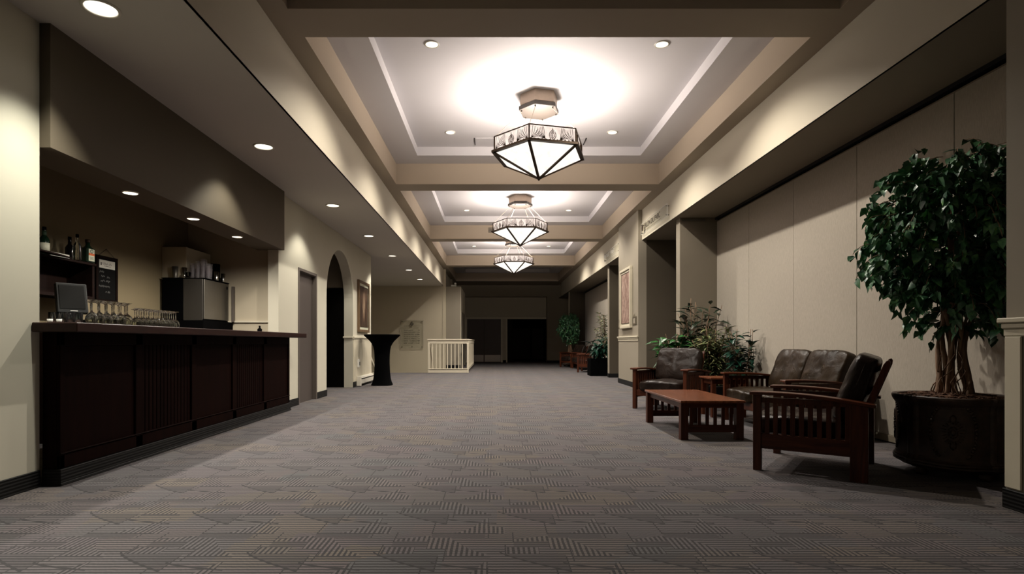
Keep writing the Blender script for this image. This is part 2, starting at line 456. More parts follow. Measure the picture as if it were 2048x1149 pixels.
# left wall: chair rail, wainscot, baseboards
m = MB(); m.box(XL, XL + .035, 11.98, 13.74, 1.045, 1.085); m.box(XL, XL + .02, 11.98, 13.73, 1.02, 1.045)
m.box(XL - .21, XL, 11.955, 11.98, 1.045, 1.085)
struct(m, 'trim_4', 'trim_white', bevel=.006)
m = MB(); m.box(XL, XL + .012, 12.0, 12.16, .115, 1.02); m.box(XL, XL + .012, 12.18, 12.98, .115, 1.02); m.box(XL, XL + .012, 12.99, 13.725, .115, 1.02)
struct(m, 'trim_5', 'wainscot_paint', bevel=.003)
def bb(name, *boxes):
    m = MB()
    for q in boxes: m.box(*q, 0, .112)
    return struct(m, name, 'baseboard_black', bevel=.004)
bb('baseboard_left', (XL, XL + .014, YB, 3.72), (XL, XL + .014, 7.95, 8.63), (XL, XL + .014, 9.52, 10.09), (XL, XL + .02, 11.98, 12.2))
# door in left wall
m = MB(); m.box(XL - .10, XL - .06, 8.67, 9.48, 0, 2.06); struct(m, 'door_1', 'door_brown')
m = MB()
m.box(XL - .10, XL + .012, 8.625, 8.67, 0, 2.105); m.box(XL - .10, XL + .012, 9.48, 9.525, 0, 2.105); m.box(XL - .10, XL + .012, 8.67, 9.48, 2.06, 2.105)
struct(m, 'trim_6', 'frame_brown', bevel=.004)
# ---- aisle ceiling (left) with holes for the lights
m = MB()
for i, (x, y) in enumerate(aisle_spots):
    ya = YB if i == 0 else (aisle_spots[i - 1][1] + y) / 2
    yb = 21.0 if i == len(aisle_spots) - 1 else (aisle_spots[i + 1][1] + y) / 2
    m.plate(rect(XL, XFL, ya, yb), [circ(x, y, LR)], lambda u, v: (u, v, ZC))
m.plate(rect(-6.6, XL, 13.72, 21.0), [], lambda u, v: (u, v, ZC))
struct(m, 'ceiling_aisle', 'aisle_ceiling')
m = MB(); m.box(XFL - .02, XFL, YB, 26.8, ZC, ZB); struct(m, 'ceiling_fascia_left', 'fascia_paint')
m = MB(); m.box(XFR, XFR + .02, YB, 25.6, ZC, ZB); struct(m, 'ceiling_fascia_right', 'fascia_paint')
# right soffit
m = MB(); m.plate(rect(XFR, 4.9, YB, 27.3), [], lambda u, v: (u, v, ZC)); struct(m, 'ceiling_soffit', 'soffit_paint')
# ---- coffered ceiling
CL, CR = -1.69, 2.82; LW = .42
m = MB()
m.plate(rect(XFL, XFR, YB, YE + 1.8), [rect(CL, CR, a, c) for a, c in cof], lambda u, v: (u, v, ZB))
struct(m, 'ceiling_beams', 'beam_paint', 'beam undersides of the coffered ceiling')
m = MB()
for a, c in cof:
    for p0, p1 in (((CL, a), (CR, a)), ((CR, a), (CR, c)), ((CR, c), (CL, c)), ((CL, c), (CL, a))):
        m.poly([(*p0, ZB), (*p1, ZB), (*p1, ZL), (*p0, ZL)])
struct(m, 'ceiling_coffer_sides', 'tan_paint', 'tan upright sides of the coffers')
m = MB()
for k, (a, c) in enumerate(cof):
    m.plate(rect(CL, CR, a, c), [rect(CL + LW, CR - LW, a + LW, c - LW)], lambda u, v: (u, v, ZL))
    q = [(CL + LW, a + LW), (CR - LW, a + LW), (CR - LW, c - LW), (CL + LW, c - LW)]
    for i in range(4):
        p0, p1 = q[i], q[(i + 1) % 4]
        m.poly([(*p0, ZL), (*p1, ZL), (*p1, ZT), (*p0, ZT)])
    m.plate(q, [circ(x, y, .078) for x, y, kk in coffer_spots if kk == k], lambda u, v: (u, v, ZT))
struct(m, 'ceiling', 'white_ceiling', 'white recessed ceiling fields with a stepped ledge')
# ---- right side: pillars, fabric walls, alcoves
def pillar(y0, y1, name):
    m = MB(); m.box(2.95, 3.12, y0, y1, 0, ZB + .02); o = struct(m, name, 'taupe_paint')
    m = MB(); m.box(3.12, 4.9, y0 + .001, y1 - .001, 0, ZC); struct(m, 'wall_alcove', 'shaded_wall_paint'); return o  # same wall as the pillar front, its shade painted in by darker colour
pillar(1.42, 3.256, 'pillar'); pillar(11.6, 13.43, 'pillar')
def fabric_wall(y0, y1, seams, name):
    m = MB(); ys = [y0] + seams + [y1]
    for a, c in zip(ys, ys[1:]): m.box(XR, XR + .05, a + .003, c - .003, .075, 3.0)
    struct(m, name, 'wall_fabric', bevel=.003)
    m = MB(); m.box(XR + .02, XR + .1, y0, y1, 0, ZC); struct(m, name + '_core', 'void_black')
    m = MB(); m.box(XR - .03, XR + .02, y0, y1, 3.025, 3.06); struct(m, 'trim_track', 'black_metal')
    m = MB(); m.box(XR - .012, XR + .03, y0, y1, 2.99, 3.0); m.box(XR - .012, XR + .03, y0, y1, 0.01, .075); struct(m, 'baseboard_right', 'shade_paint', bevel=.004)
fabric_wall(3.256, 9.53, [3.37, 4.61, 5.85, 7.09, 8.33], 'wall_right')
fabric_wall(15.6, 23.4, [16.8, 18.04, 19.28, 20.52, 21.76], 'wall_right_far')
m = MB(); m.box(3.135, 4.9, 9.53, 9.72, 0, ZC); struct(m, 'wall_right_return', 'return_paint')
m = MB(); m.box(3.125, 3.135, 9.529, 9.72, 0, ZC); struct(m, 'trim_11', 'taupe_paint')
m = MB(); m.box(3.135, 4.9, 15.4, 15.6, 0, ZC); struct(m, 'wall_right_return', 'shaded_wall_paint')
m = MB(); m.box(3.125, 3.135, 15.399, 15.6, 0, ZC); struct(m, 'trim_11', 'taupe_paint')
m = MB(); m.box(3.105, 4.9, 23.4, 23.6, 0, ZC); struct(m, 'wall_right_return', 'shaded_wall_paint')
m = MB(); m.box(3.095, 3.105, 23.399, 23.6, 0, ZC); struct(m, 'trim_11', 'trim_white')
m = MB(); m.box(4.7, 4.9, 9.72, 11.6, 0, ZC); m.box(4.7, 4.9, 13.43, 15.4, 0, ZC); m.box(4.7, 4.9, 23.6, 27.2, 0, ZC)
struct(m, 'wall_alcove', 'shaded_wall_paint')
m = MB(); m.box(3.13, 3.3, YB, 1.42, 0, ZC); struct(m, 'wall_right_near', 'taupe_paint')
bb('baseboard_pillar', (2.935, 2.95, 1.42, 3.27), (2.95, 3.75, 3.256, 3.27))
bb('baseboard_pillar', (2.935, 2.95, 11.585, 13.445), (2.95, 4.7, 11.585, 11.6), (3.115, 3.13, 15.385, 15.6), (3.115, 4.6, 15.385, 15.4))
bb('baseboard_return', (3.13, 3.75, 9.515, 9.53), (3.1, 3.75, 23.385, 23.4), (3.085, 3.1, 23.385, 23.6), (3.115, 3.13, 9.515, 9.72))
def rail(x, y0, y1):
    m = MB(); m.box(x - .035, x, y0 - .03, y1 + .03, 1.062, 1.092); m.box(x - .022, x, y0 - .015, y1 + .015, 1.03, 1.062); m.box(x - .012, x, y0 - .01, y1 + .01, .985, 1.03)
    return struct(m, 'trim_7', 'wainscot_paint', bevel=.006)
rail(2.95, 1.42, 3.256); rail(2.95, 11.6, 13.43)
m = MB(); m.box(2.938, 2.95, 1.5, 3.10, .12, .985); m.box(2.938, 2.95, 3.155, 3.258, .12, .985); struct(m, 'trim_8', 'wainscot_paint', bevel=.004)
# track head on return wall
m = MB(); m.box(3.17, 3.55, 9.505, 9.53, 3.0, 3.03); struct(m, 'trim_track', 'steel')
# ---- far end
m = MB()   # wall plane 26.8 with a wide recess
m.box(2.49, 3.5, 26.8, 27.25, 0, ZC + .9); m.box(-3.2, 2.49, 26.8, 27.25, 3.14, ZC + .9)
struct(m, 'wall_far', 'far_paint', bevel=.004)
m = MB(); m.box(-3.2, 2.49, 27.2, 27.3, 2.17, 3.3); m.box(.38, .62, 27.2, 27.3, 0, 2.17)
struct(m, 'wall_far_recess', 'far_light_paint')
m = MB(); m.box(-1.40, -1.32, 27.15, 27.2, 0, 2.15); m.box(.31, .38, 27.15, 27.2, 0, 2.15); m.box(-1.40, 2.49, 27.15, 27.2, 2.09, 2.17)
m.box(.555, .62, 27.15, 27.2, 0, 2.09)
struct(m, 'trim_9', 'trim_white')
for x0, x1 in ((-1.32, -.505), (-.495, .31)):
    m = MB(); m.box(x0, x1, 27.2, 27.25, .01, 2.09); d = struct(m, 'door_2', 'door_brown')
    m = MB(); m.box(x0 + .02, x1 - .02, 27.19, 27.2, .03, .36); m.build('kick_plate', 'kick_metal', d, label='grey metal kick plate')
m = MB(); m.box(.62, 2.49, 28.4, 28.5, 0, 2.2); m.box(.60, .62, 27.3, 28.5, 0, 2.2); m.box(2.49, 2.55, 27.25, 28.5, 0, 2.2); m.box(.6, 2.55, 27.3, 28.5, 2.17, 2.2)
struct(m, 'wall_vestibule', 'void_black')
m = MB(); m.box(.63, .67, 27.25, 27.45, .01, 2.09); m.box(.67, .86, 27.43, 27.45, .01, 2.09); struct(m, 'door_3', 'dark_door')
m = MB(); m.box(.88, 1.74, 27.7, 27.74, .13, 1.65); m.box(1.86, 2.40, 27.7, 27.74, .13, 1.65); struct(m, 'door_5', 'dark_door')
m = MB(); m.box(.40, .60, 27.185, 27.2, 0, .11); m.box(2.49, 3.3, 26.785, 26.8, 0, .11); struct(m, 'baseboard_far', 'baseboard_black')
m = MB(); m.box(-7, -3.2, 26.8, 26.9, 0, 4); m.box(3.5, 5, 26.8, 26.9, 0, 4); struct(m, 'wall_far', 'far_paint')
# directory wall beside the stairs
m = MB(); m.box(-6.6, -1.81, 21.0, 21.1, -1.8, ZB); m.box(-1.93, -1.81, 20.98, 21.0, .0, ZB); struct(m, 'wall_directory', 'bar_end_paint')
m = MB(); m.box(-6.7, -6.6, 13.7, 21.1, -1.8, ZC); m.box(-6.6, XL - .19, 13.6, 13.70, 0, ZC); struct(m, 'wall_stair_side', 'cream_paint')
# box pillar with cabinet face
m = MB(); m.box(-1.81, -1.27, 21.1, 24.3, 0, 3.05); struct(m, 'pillar', 'taupe_paint')
m = MB(); m.box(-1.27, -1.255, 21.12, 24.25, 2.15, 3.05); m.box(-1.27, -1.25, 24.15, 24.25, 0, 2.15); m.box(-1.27, -1.25, 21.12, 21.3, 0, 2.15); struct(m, 'trim_10', 'trim_white')
m = MB(); m.box(-1.81, -1.27, 21.085, 21.1, 0, .112); struct(m, 'baseboard_pillar', 'baseboard_black')
# hall behind the camera
m = MB(); m.box(-3.2, 3.4, YB - .1, YB, 0, ZT); struct(m, 'wall_back', 'cream_paint')
m = MB(); m.box(-2.2, -1.81, 24.3, 27.2, 0, ZT); struct(m, 'wall_far_left', 'far_paint')

# ------------------------------------------------------------------ lights
def add_light(kind, energy, color, parent, loc, name='bulb', **kw):
    l = bpy.data.lights.new(name, kind); l.energy = energy; l.color = color
    for k, v in kw.items(): setattr(l, k, v)
    o = bpy.data.objects.new(name, l); COL.objects.link(o); o.parent = parent; o.location = loc; return o
def downlight(x, y, z, r, label, group, energy, lit=True, size=100, blend=.35, color=(1, .925, .82), proto={}):
    t = thing('recessed_downlight', label, 'ceiling light', (x, y, z), 0, group)
    key = round(r, 3)
    if key not in proto:
        a = MB().lathe([(r * .96, .0), (r * .96, -.004), (r * 1.03, -.010), (r * 1.16, -.008), (r * 1.18, 0)], 32).build('trim_ring', 'white_metal', t, smooth=True)
        c = MB().lathe([(r * .97, -.002), (r * .93, .03), (r * .80, .085), (r * .62, .088)], 32).build('reflector', 'white_plastic', t, smooth=True)
        d = MB().lathe([(0, .080), (r * .66, .080), (r * .66, .086)], 24).build('lens', 'downlight_lens', t)
        proto[key] = (a, c, d)
    else:
        for o in proto[key]:
            c = o.copy(); COL.objects.link(c); c.parent = t
    if energy: add_light('SPOT', energy, color, t, (0, 0, -.012), spot_size=R(size), spot_blend=blend, shadow_soft_size=.035)
    return t
ordn = ['nearest', 'second', 'third', 'fourth', 'fifth', 'sixth', 'seventh', 'eighth']
for i, (x, y) in enumerate(aisle_spots):
    if i == 0:   # behind the picture's upper edge, lights the near wall
        downlight(x, y, ZC, LR, 'recessed can light over the left aisle, out of frame nearest the viewer', 'can lights over the left aisle', 150, size=88, blend=.7, color=(1, .99, .88))
        continue
    lab = ['', 'large white recessed can light at the top left corner, its ribbed reflector showing',
           'recessed can light in the left aisle ceiling, level with the middle of the bar',
           'can light in the left aisle ceiling just past the brown bar bulkhead',
           'recessed can light in the left aisle ceiling, in front of the arch',
           'can light in the left aisle ceiling at the wall corner past the arch',
           'second last recessed can light of the left aisle, before the directory wall',
           'farthest recessed can light of the left aisle, closest to the directory wall'][i]
    downlight(x, y, ZC, LR, lab, 'can lights over the left aisle', [0, 150, 60, 50, 58, 62, 34, 30][i], size=88 if i == 1 else 104, blend=.7 if i == 1 else .5, color=(1, .98, .86) if i < 3 else (1, .94, .82))
side = {(-1, -1): 'front left', (1, -1): 'front right', (-1, 1): 'back left', (1, 1): 'back right'}
cname = ['', 'nearest lit ceiling field', 'second lit ceiling field', 'third lit ceiling field']
for x, y, k in coffer_spots:
    if k not in (1, 2, 3): continue
    s = (1 if x > CX else -1, 1 if y > (cof[k][0] + cof[k][1]) / 2 else -1)
    downlight(x, y, ZT, .067, 'small recessed spotlight at the %s corner of the %s' % (side[s], cname[k]), 'spotlights in the ceiling fields', 195 if x > CX else 175, size=130, blend=.5)
for i, (x, y) in enumerate(BS):
    downlight(x, y, 2.24, .055, 'small spotlight under the brown bar bulkhead, %s one' % ['left', 'middle', 'right'][i], 'spotlights over the bar', 62, size=165, blend=.8)
for k in (0, 4):
    for x, y, kk in coffer_spots:
        if kk == k: MB().lathe([(0, .0), (.066, 0), (.08, -.006), (.084, 0.002)], 24).build('trim_unlit_spotlight', 'white_metal', None, loc=(x, y, ZT))['kind'] = 'structure'

# ------------------------------------------------------------------ pendant lamps
def hexv(r, z, k, off=0): a = R(60 * k + off); return Vector((r * math.cos(a), r * math.sin(a), z))
def make_lamp():
    t = thing('pendant_lamp', '', 'pendant lamp')
    RR, RG, ZA, ZG = .64, .600, -.315, .185
    m = MB()
    for k in range(6):
        a, c = hexv(RR, 0, k), hexv(RR, 0, k + 1); ai, ci = hexv(RR - .058, 0, k), hexv(RR - .058, 0, k + 1)
        m.prism([a + Vector((0, 0, -.018)), c + Vector((0, 0, -.018)), ci + Vector((0, 0, -.018)), ai + Vector((0, 0, -.018))], (0, 0, .026))
    m.build('rim', 'bronze', t)
    for k in range(6):
        m = MB(); a = hexv(RR - .03, -.016, k); e = Vector((0, 0, ZA)); d = (e - a).normalized()
        s = d.cross(Vector((0, 0, 1))).normalized() * .017; n = s.cross(d).normalized() * .008
        m.prism([a + s + n, a - s + n, a - s - n, a + s - n], e - a); m.build('rib', 'bronze', t)
        m = MB(); m.poly([hexv(RR - .05, -.012, k), hexv(RR - .05, -.012, k + 1), Vector((0, 0, ZA + .014))])
        m.build('shade_panel', 'lamp_glass', t)
    MB().lathe([(0, -.335), (.012, -.333), (.014, -.318), (.028, -.310), (.04, -.296), (.028, -.285)], 12).build('finial', 'bronze', t, smooth=True)
    # gallery band: glass behind a cut-out metal screen of pine cones and needles
    scr = None; h = ZG
    for k in range(6):
        mid = (hexv(RG, 0, k) + hexv(RG, 0, k + 1)) / 2; ang = R(60 * k + 30) + PI / 2
        if scr is None:
            m = MB(); w = RG / 2
            for z in (.004, h): m.box(-w, w, -.006, .004, z - .006, z + .006)
            for s in (-1, 1): m.box(s * w - .007, s * w + .007, -.006, .004, 0, h)
            for i in range(10):                           # pine cone
                z = .028 + i * .0135; hw = .052 * math.sin(PI * min(1, (i + 2.6) / 11.5)) ** .8 * (1 if i < 6 else 1 - (i - 6) * .17)
                n = max(1, int(hw / .0095))
                for j in range(n):
                    x = (j - (n - 1) / 2) * (2 * hw / n)
                    m.prism([(x - hw / n * .85, -.004, z + .006), (x, -.004, z - .003), (x + hw / n * .85, -.004, z + .006), (x, -.004, z + .0105)], (0, .004, 0))
            m.box(-.002, .002, -.004, 0, .0, .165)
            for s in (-1, 1):                             # needle fans
                for (bx, dr, n_) in ((.085, 1, 7), (.285, -1, 5)):
                    for i in range(n_):
                        f = i / (n_ - 1); pts = []
                        for q in range(6):
                            u = q / 5
                            pts.append((s * (bx + dr * (.13 * (1 - f) * math.sin(u * PI * .62) + .012 * f + .02 * u)), -.002, .022 + u * (.148 - .085 * (1 - f) * (1 - f))))
                        m.tube(pts, .0031, 4)
            pts = [(-w + 2 * w * i / 40, -.002, .016 + .007 * math.sin(i * 1.9) + .004 * math.sin(i * 4.3)) for i in range(41)]
            m.tube(pts, .0055, 5)
            scr = m.build('gallery_screen', 'bronze', t)
        else:
            scr = scr.copy(); COL.objects.link(scr); scr.parent = t
        scr.location = mid; scr.rotation_euler.z = ang
        m = MB(); a, c = hexv(RG - .012, .004, k), hexv(RG - .012, .004, k + 1)
        m.poly([a, c, c + Vector((0, 0, h - .01)), a + Vector((0, 0, h - .01))]); m.build('gallery_panel', 'gallery_glass', t)
    # canopy
    zc = ZT - 3.40
    m = MB(); m.prism([hexv(.255, zc - .155, k) for k in range(6)], (0, 0, .15)); m.build('canopy', 'bronze_side', t, bevel=.004)
    m = MB(); m.prism([hexv(.275, zc - .215, k) for k in range(6)], (0, 0, .05))
    for k in range(6):
        m.tube([hexv(.235, zc - .235, k), hexv(.235, zc - .21, k)], .009, 8)
    m.build('canopy_plate', 'bronze_plate', t, bevel=.003)
    MB().lathe([(.0, zc - .008), (.37, zc - .008), (.378, zc - .004), (.378, zc - .001)], 40).build('ceiling_ring', 'white_ceiling', t)
    for k in range(6):
        a, c = hexv(.235, zc - .235, k), hexv(RG - .01, ZG, k); n = 60
        m = MB(); m.tube([a.lerp(c, i / n) for i in range(n + 1)], [.0045 if i % 2 else .0018 for i in range(n + 1)], 5); m.build('chain', 'chain_metal', t)
    return t
lamp = make_lamp()
LAMPS = [(.580, 7.385, 14.3), (.566, 12.475, 0), (.60, 17.56, 0)]
LL = ['nearest hanging hexagonal lamp, largest, turned corner first, bronze rim and pine cone band',
      'middle hanging hexagonal lamp, flat side forward, with pine cone band',
      'farthest and smallest hanging hexagonal lamp, below the third ceiling field']
for i, (x, y, a) in enumerate(LAMPS):
    o = lamp if i == 0 else copy_tree(lamp)
    o.location = (x, y, 3.405); o.rotation_euler.z = R(a); tag(o, LL[i], 'pendant lamp', 'hexagonal pendant lamps')
for i, o in enumerate([o for o in scene.objects if o.name.startswith('pendant_lamp')]):
    add_light('POINT', 150, (1, .90, .81), o, (0, 0, .10), shadow_soft_size=.2)
    add_light('POINT', 95, (1, .84, .66), o, (0, 0, -.40), 'glow', shadow_soft_size=.05) if False else None

# ------------------------------------------------------------------ cushions and mission furniture
def cushion_bm(m, w, d, h, loc, tilt=0, seed=0, seam=True, n=22, wr=.010, puff=.16, p=7):
    """w along x, d along y, h along z; thin axis is the smallest of d and h"""
    t = bmesh.new(); bmesh.ops.create_cube(t, size=2); bmesh.ops.subdivide_edges(t, edges=t.edges, cuts=n, use_grid_fill=True)
    thin = 1 if d < h else 2
    for v in t.verts:
        a = v.co.copy(); mx = max(abs(a.x), abs(a.y), abs(a.z)); q = (abs(a.x) ** p + abs(a.y) ** p + abs(a.z) ** p) ** (1 / p)
        a = a * (mx / q); u = a.x; w2 = a.z if thin == 1 else a.y
        k = 1 - puff * (abs(u) ** 3.5 + abs(w2) ** 3.5) + .06
        a[thin] *= k
        co = Vector((a.x * w / 2, a.y * d / 2, a.z * h / 2))
        nn = noise.noise(Vector((co.x * 7 + seed, co.y * 7, co.z * 7))) + .5 * noise.noise(Vector((co.x * 19 + seed, co.y * 15, co.z * 17)))
        rad = noise.noise(Vector((co.x * 40 + seed * 3, 0, co.z * 5))) * (abs(w2) ** 4)
        co[thin] += (nn * wr + rad * .006) * (1 if a[thin] > 0 else -1)
        if seam:
            g = math.exp(-(co.x / .010) ** 2) * .012 + math.exp(-(co.x / .05) ** 2) * .006
            co[thin] -= g * (1 if a[thin] > 0 else -1)
        v.co = Matrix.Translation(loc) @ Matrix.Rotation(tilt, 4, 'X') @ co
    me = bpy.data.meshes.new('t'); t.to_mesh(me); t.free(); m.b.from_mesh(me); bpy.data.meshes.remove(me)
def mission_seat(name, label, cat, W, loc, rz, ncush=1, group=None, lea='leather', seed=0, nsl=10):
    t = thing(name, label, cat, loc, rz, group); D = .785; y0, y1 = -D / 2, D / 2; xo = W / 2
    for s in (-1, 1):
        x = s * (xo - .05)
        # slightly bowed arm, higher at the front
        pts = []
        for i in range(13):
            u = i / 12; pts.append((x - .055, y0 + u * D, .562 + .012 * math.sin(PI * u) - .050 * u ** 1.5))
        prof = pts + [(a, b_, c + .024) for a, b_, c in pts[::-1]]
        MB().prism(prof, (.11, 0, 0)).build('arm', 'mahogany', t, bevel=.004)
        MB().box(x - .026, x + .026, y0 + .02, y0 + .075, 0, .564).build('leg', 'mahogany_z', t, bevel=.003)
        MB().box(x - .030, x + .030, y1 - .15, y1 - .045, 0, .528).build('leg', 'mahogany_z', t, bevel=.003)
        m = MB(); m.box(x - .014, x + .014, y0 + .07, y1 - .13, .165, .275); m.build('side_rail', 'mahogany', t, bevel=.002)
        m = MB(); L = D - .22
        for i in range(nsl):
            yy = y0 + .085 + L * (i + .5) / nsl; m.box(x - .008, x + .008, yy - .016, yy + .016, .27, .535)
        m.box(x - .012, x + .012, y0 + .07, y1 - .13, .505, .545)
        m.build('side_slats', 'mahogany_z', t, bevel=.0015)
    MB().box(-xo + .07, xo - .07, y0 + .04, y0 + .065, .19, .275).build('front_rail', 'mahogany_x', t, bevel=.003)
    MB().box(-xo + .07, xo - .07, y1 - .11, y1 - .085, .17, .275).build('back_rail', 'mahogany_x', t, bevel=.003)
    iw = W - .2; cw = iw / ncush; tl = -R(20)
    # back frame: two raking posts with rounded tops and cross slats
    m = MB()
    mt = Matrix.Translation((0, y1 - .115, .40)) @ Matrix.Rotation(tl, 4, 'X')
    for s in (-1, 1):
        x = s * (iw / 2 - .03); pr = [(.005, -.10), (.045, -.10), (.045, .43), (.038, .458), (.025, .468), (.012, .458), (.005, .43)]
        m.prism([mt @ Vector((x - .016, a, c)) for a, c in pr], (.032, 0, 0))
    for i in range(3): m.box(-iw / 2 + .05, iw / 2 - .05, .01, .03, .02 + i * .17, .09 + i * .17, mt)
    m.build('back_frame', 'mahogany_z', t, bevel=.002)
    for i in range(ncush):
        cx = -iw / 2 + cw * (i + .5)
        m = MB(); cushion_bm(m, cw - .006, .62, .165, Vector((cx, y0 + .305, .335)), 0, seed + i * 5, seam=False, wr=.012); m.build('seat_cushion', lea, t, smooth=True)
        m = MB(); ctr = Vector((cx, y1 - .21, .405)) + Matrix.Rotation(tl, 3, 'X') @ Vector((0, 0, .235))
        cushion_bm(m, cw - .004, .165, .50, ctr, tl, seed + i * 7 + 3); m.build('back_cushion', lea, t, smooth=True)
    return t
def seat_at(corner, d, W, D=.785):
    """corner = front corner on the chair's own right... returns centre"""
    pass
dA = Vector((.806, -.592)); wA = Vector((.592, .806)); cA = Vector((1.90, 4.215)) + wA * .44 + dA * .3925
# local -y is the front; back direction d = +y local -> rotation angle of local +y
def rot_from_back(d): return math.atan2(d.y, d.x) - PI / 2
mission_seat('armchair', 'nearest dark leather armchair, seen from its slatted side in front of the big tub', 'armchair', .88, (cA.x, cA.y, 0), rot_from_back(dA), seed=1)
dC = Vector((.68, .733)); wC = Vector((.733, -.68)); cC = Vector((1.965, 8.16)) + wC * .425 + dC * .3925
mission_seat('armchair', 'dark leather armchair behind the coffee table, in front of the leafy plants', 'armchair', .86, (cC.x, cC.y, 0), rot_from_back(dC), seed=9)
mission_seat('loveseat', 'two seat dark brown leather sofa against the fabric wall behind the nearest armchair', 'sofa', 1.56, (3.20, 6.24, 0), rot_from_back(Vector((1, 0))), 2, lea='leather_sofa', seed=4, nsl=9)
mission_seat('armchair', 'farthest leather armchair, small, beside the distant tree', 'armchair', .86, (3.04, 21.75, 0), rot_from_back(Vector((.9, .43))), seed=21)
mission_seat('armchair', 'distant leather armchair next to the far planter, beyond the framed pillar', 'armchair', .86, (3.12, 18.35, 0), rot_from_back(Vector((.95, -.31))), seed=31)
mission_seat('loveseat', 'distant leather sofa between the two far armchairs, mostly hidden', 'sofa', 1.50, (3.24, 20.25, 0), rot_from_back(Vector((1, 0))), 2, seed=41)

t = thing('coffee_table', 'low reddish wood coffee table with slatted ends between the armchairs', 'table', (2.12, 6.135, 0))
MB().box(-.315, .315, -.66, .66, .362, .386).build('table_top', 'table_wood', t, bevel=.004)
for sx in (-1, 1):
    for sy in (-1, 1): MB().box(sx * .27 - .036, sx * .27 + .036, sy * .605 - .036, sy * .605 + .036, 0, .362).build('leg', 'mahogany_z', t, bevel=.003)
for s in (-1, 1):
    MB().box(s * .27 - .012, s * .27 + .012, -.57, .57, .305, .362).build('apron', 'mahogany', t, bevel=.002)
    MB().box(-.234, .234, s * .605 - .012, s * .605 + .012, .315, .362).build('apron', 'mahogany_x', t, bevel=.002)
    MB().box(-.234, .234, s * .605 - .014, s * .605 + .014, .075, .145).build('lower_rail', 'mahogany_x', t, bevel=.002)
    m = MB()
    for i in range(6): x = -.234 + .468 * (i + .5) / 6; m.box(x - .016, x + .016, s * .605 - .008, s * .605 + .008, .14, .32)
    m.build('slats', 'mahogany_z', t, bevel=.0015)
t = thing('end_table', 'small wooden end table between the far armchair and the sofa arm', 'table', (2.97, 7.345, 0))
MB().box(-.24, .24, -.21, .21, .485, .508).build('table_top', 'table_wood', t, bevel=.003)
for sx in (-1, 1):
    for sy in (-1, 1): MB().box(sx * .19 - .028, sx * .19 + .028, sy * .165 - .028, sy * .165 + .028, 0, .485).build('leg', 'mahogany_z', t, bevel=.003)
for s in (-1, 1):
    MB().box(-.17, .17, s * .165 - .01, s * .165 + .01, .42, .485).build('apron', 'mahogany_x', t)
    MB().box(s * .19 - .01, s * .19 + .01, -.14, .14, .42, .485).build('apron', 'mahogany', t)
MB().box(-.20, .20, -.17, .17, .12, .14).build('shelf', 'mahogany', t)

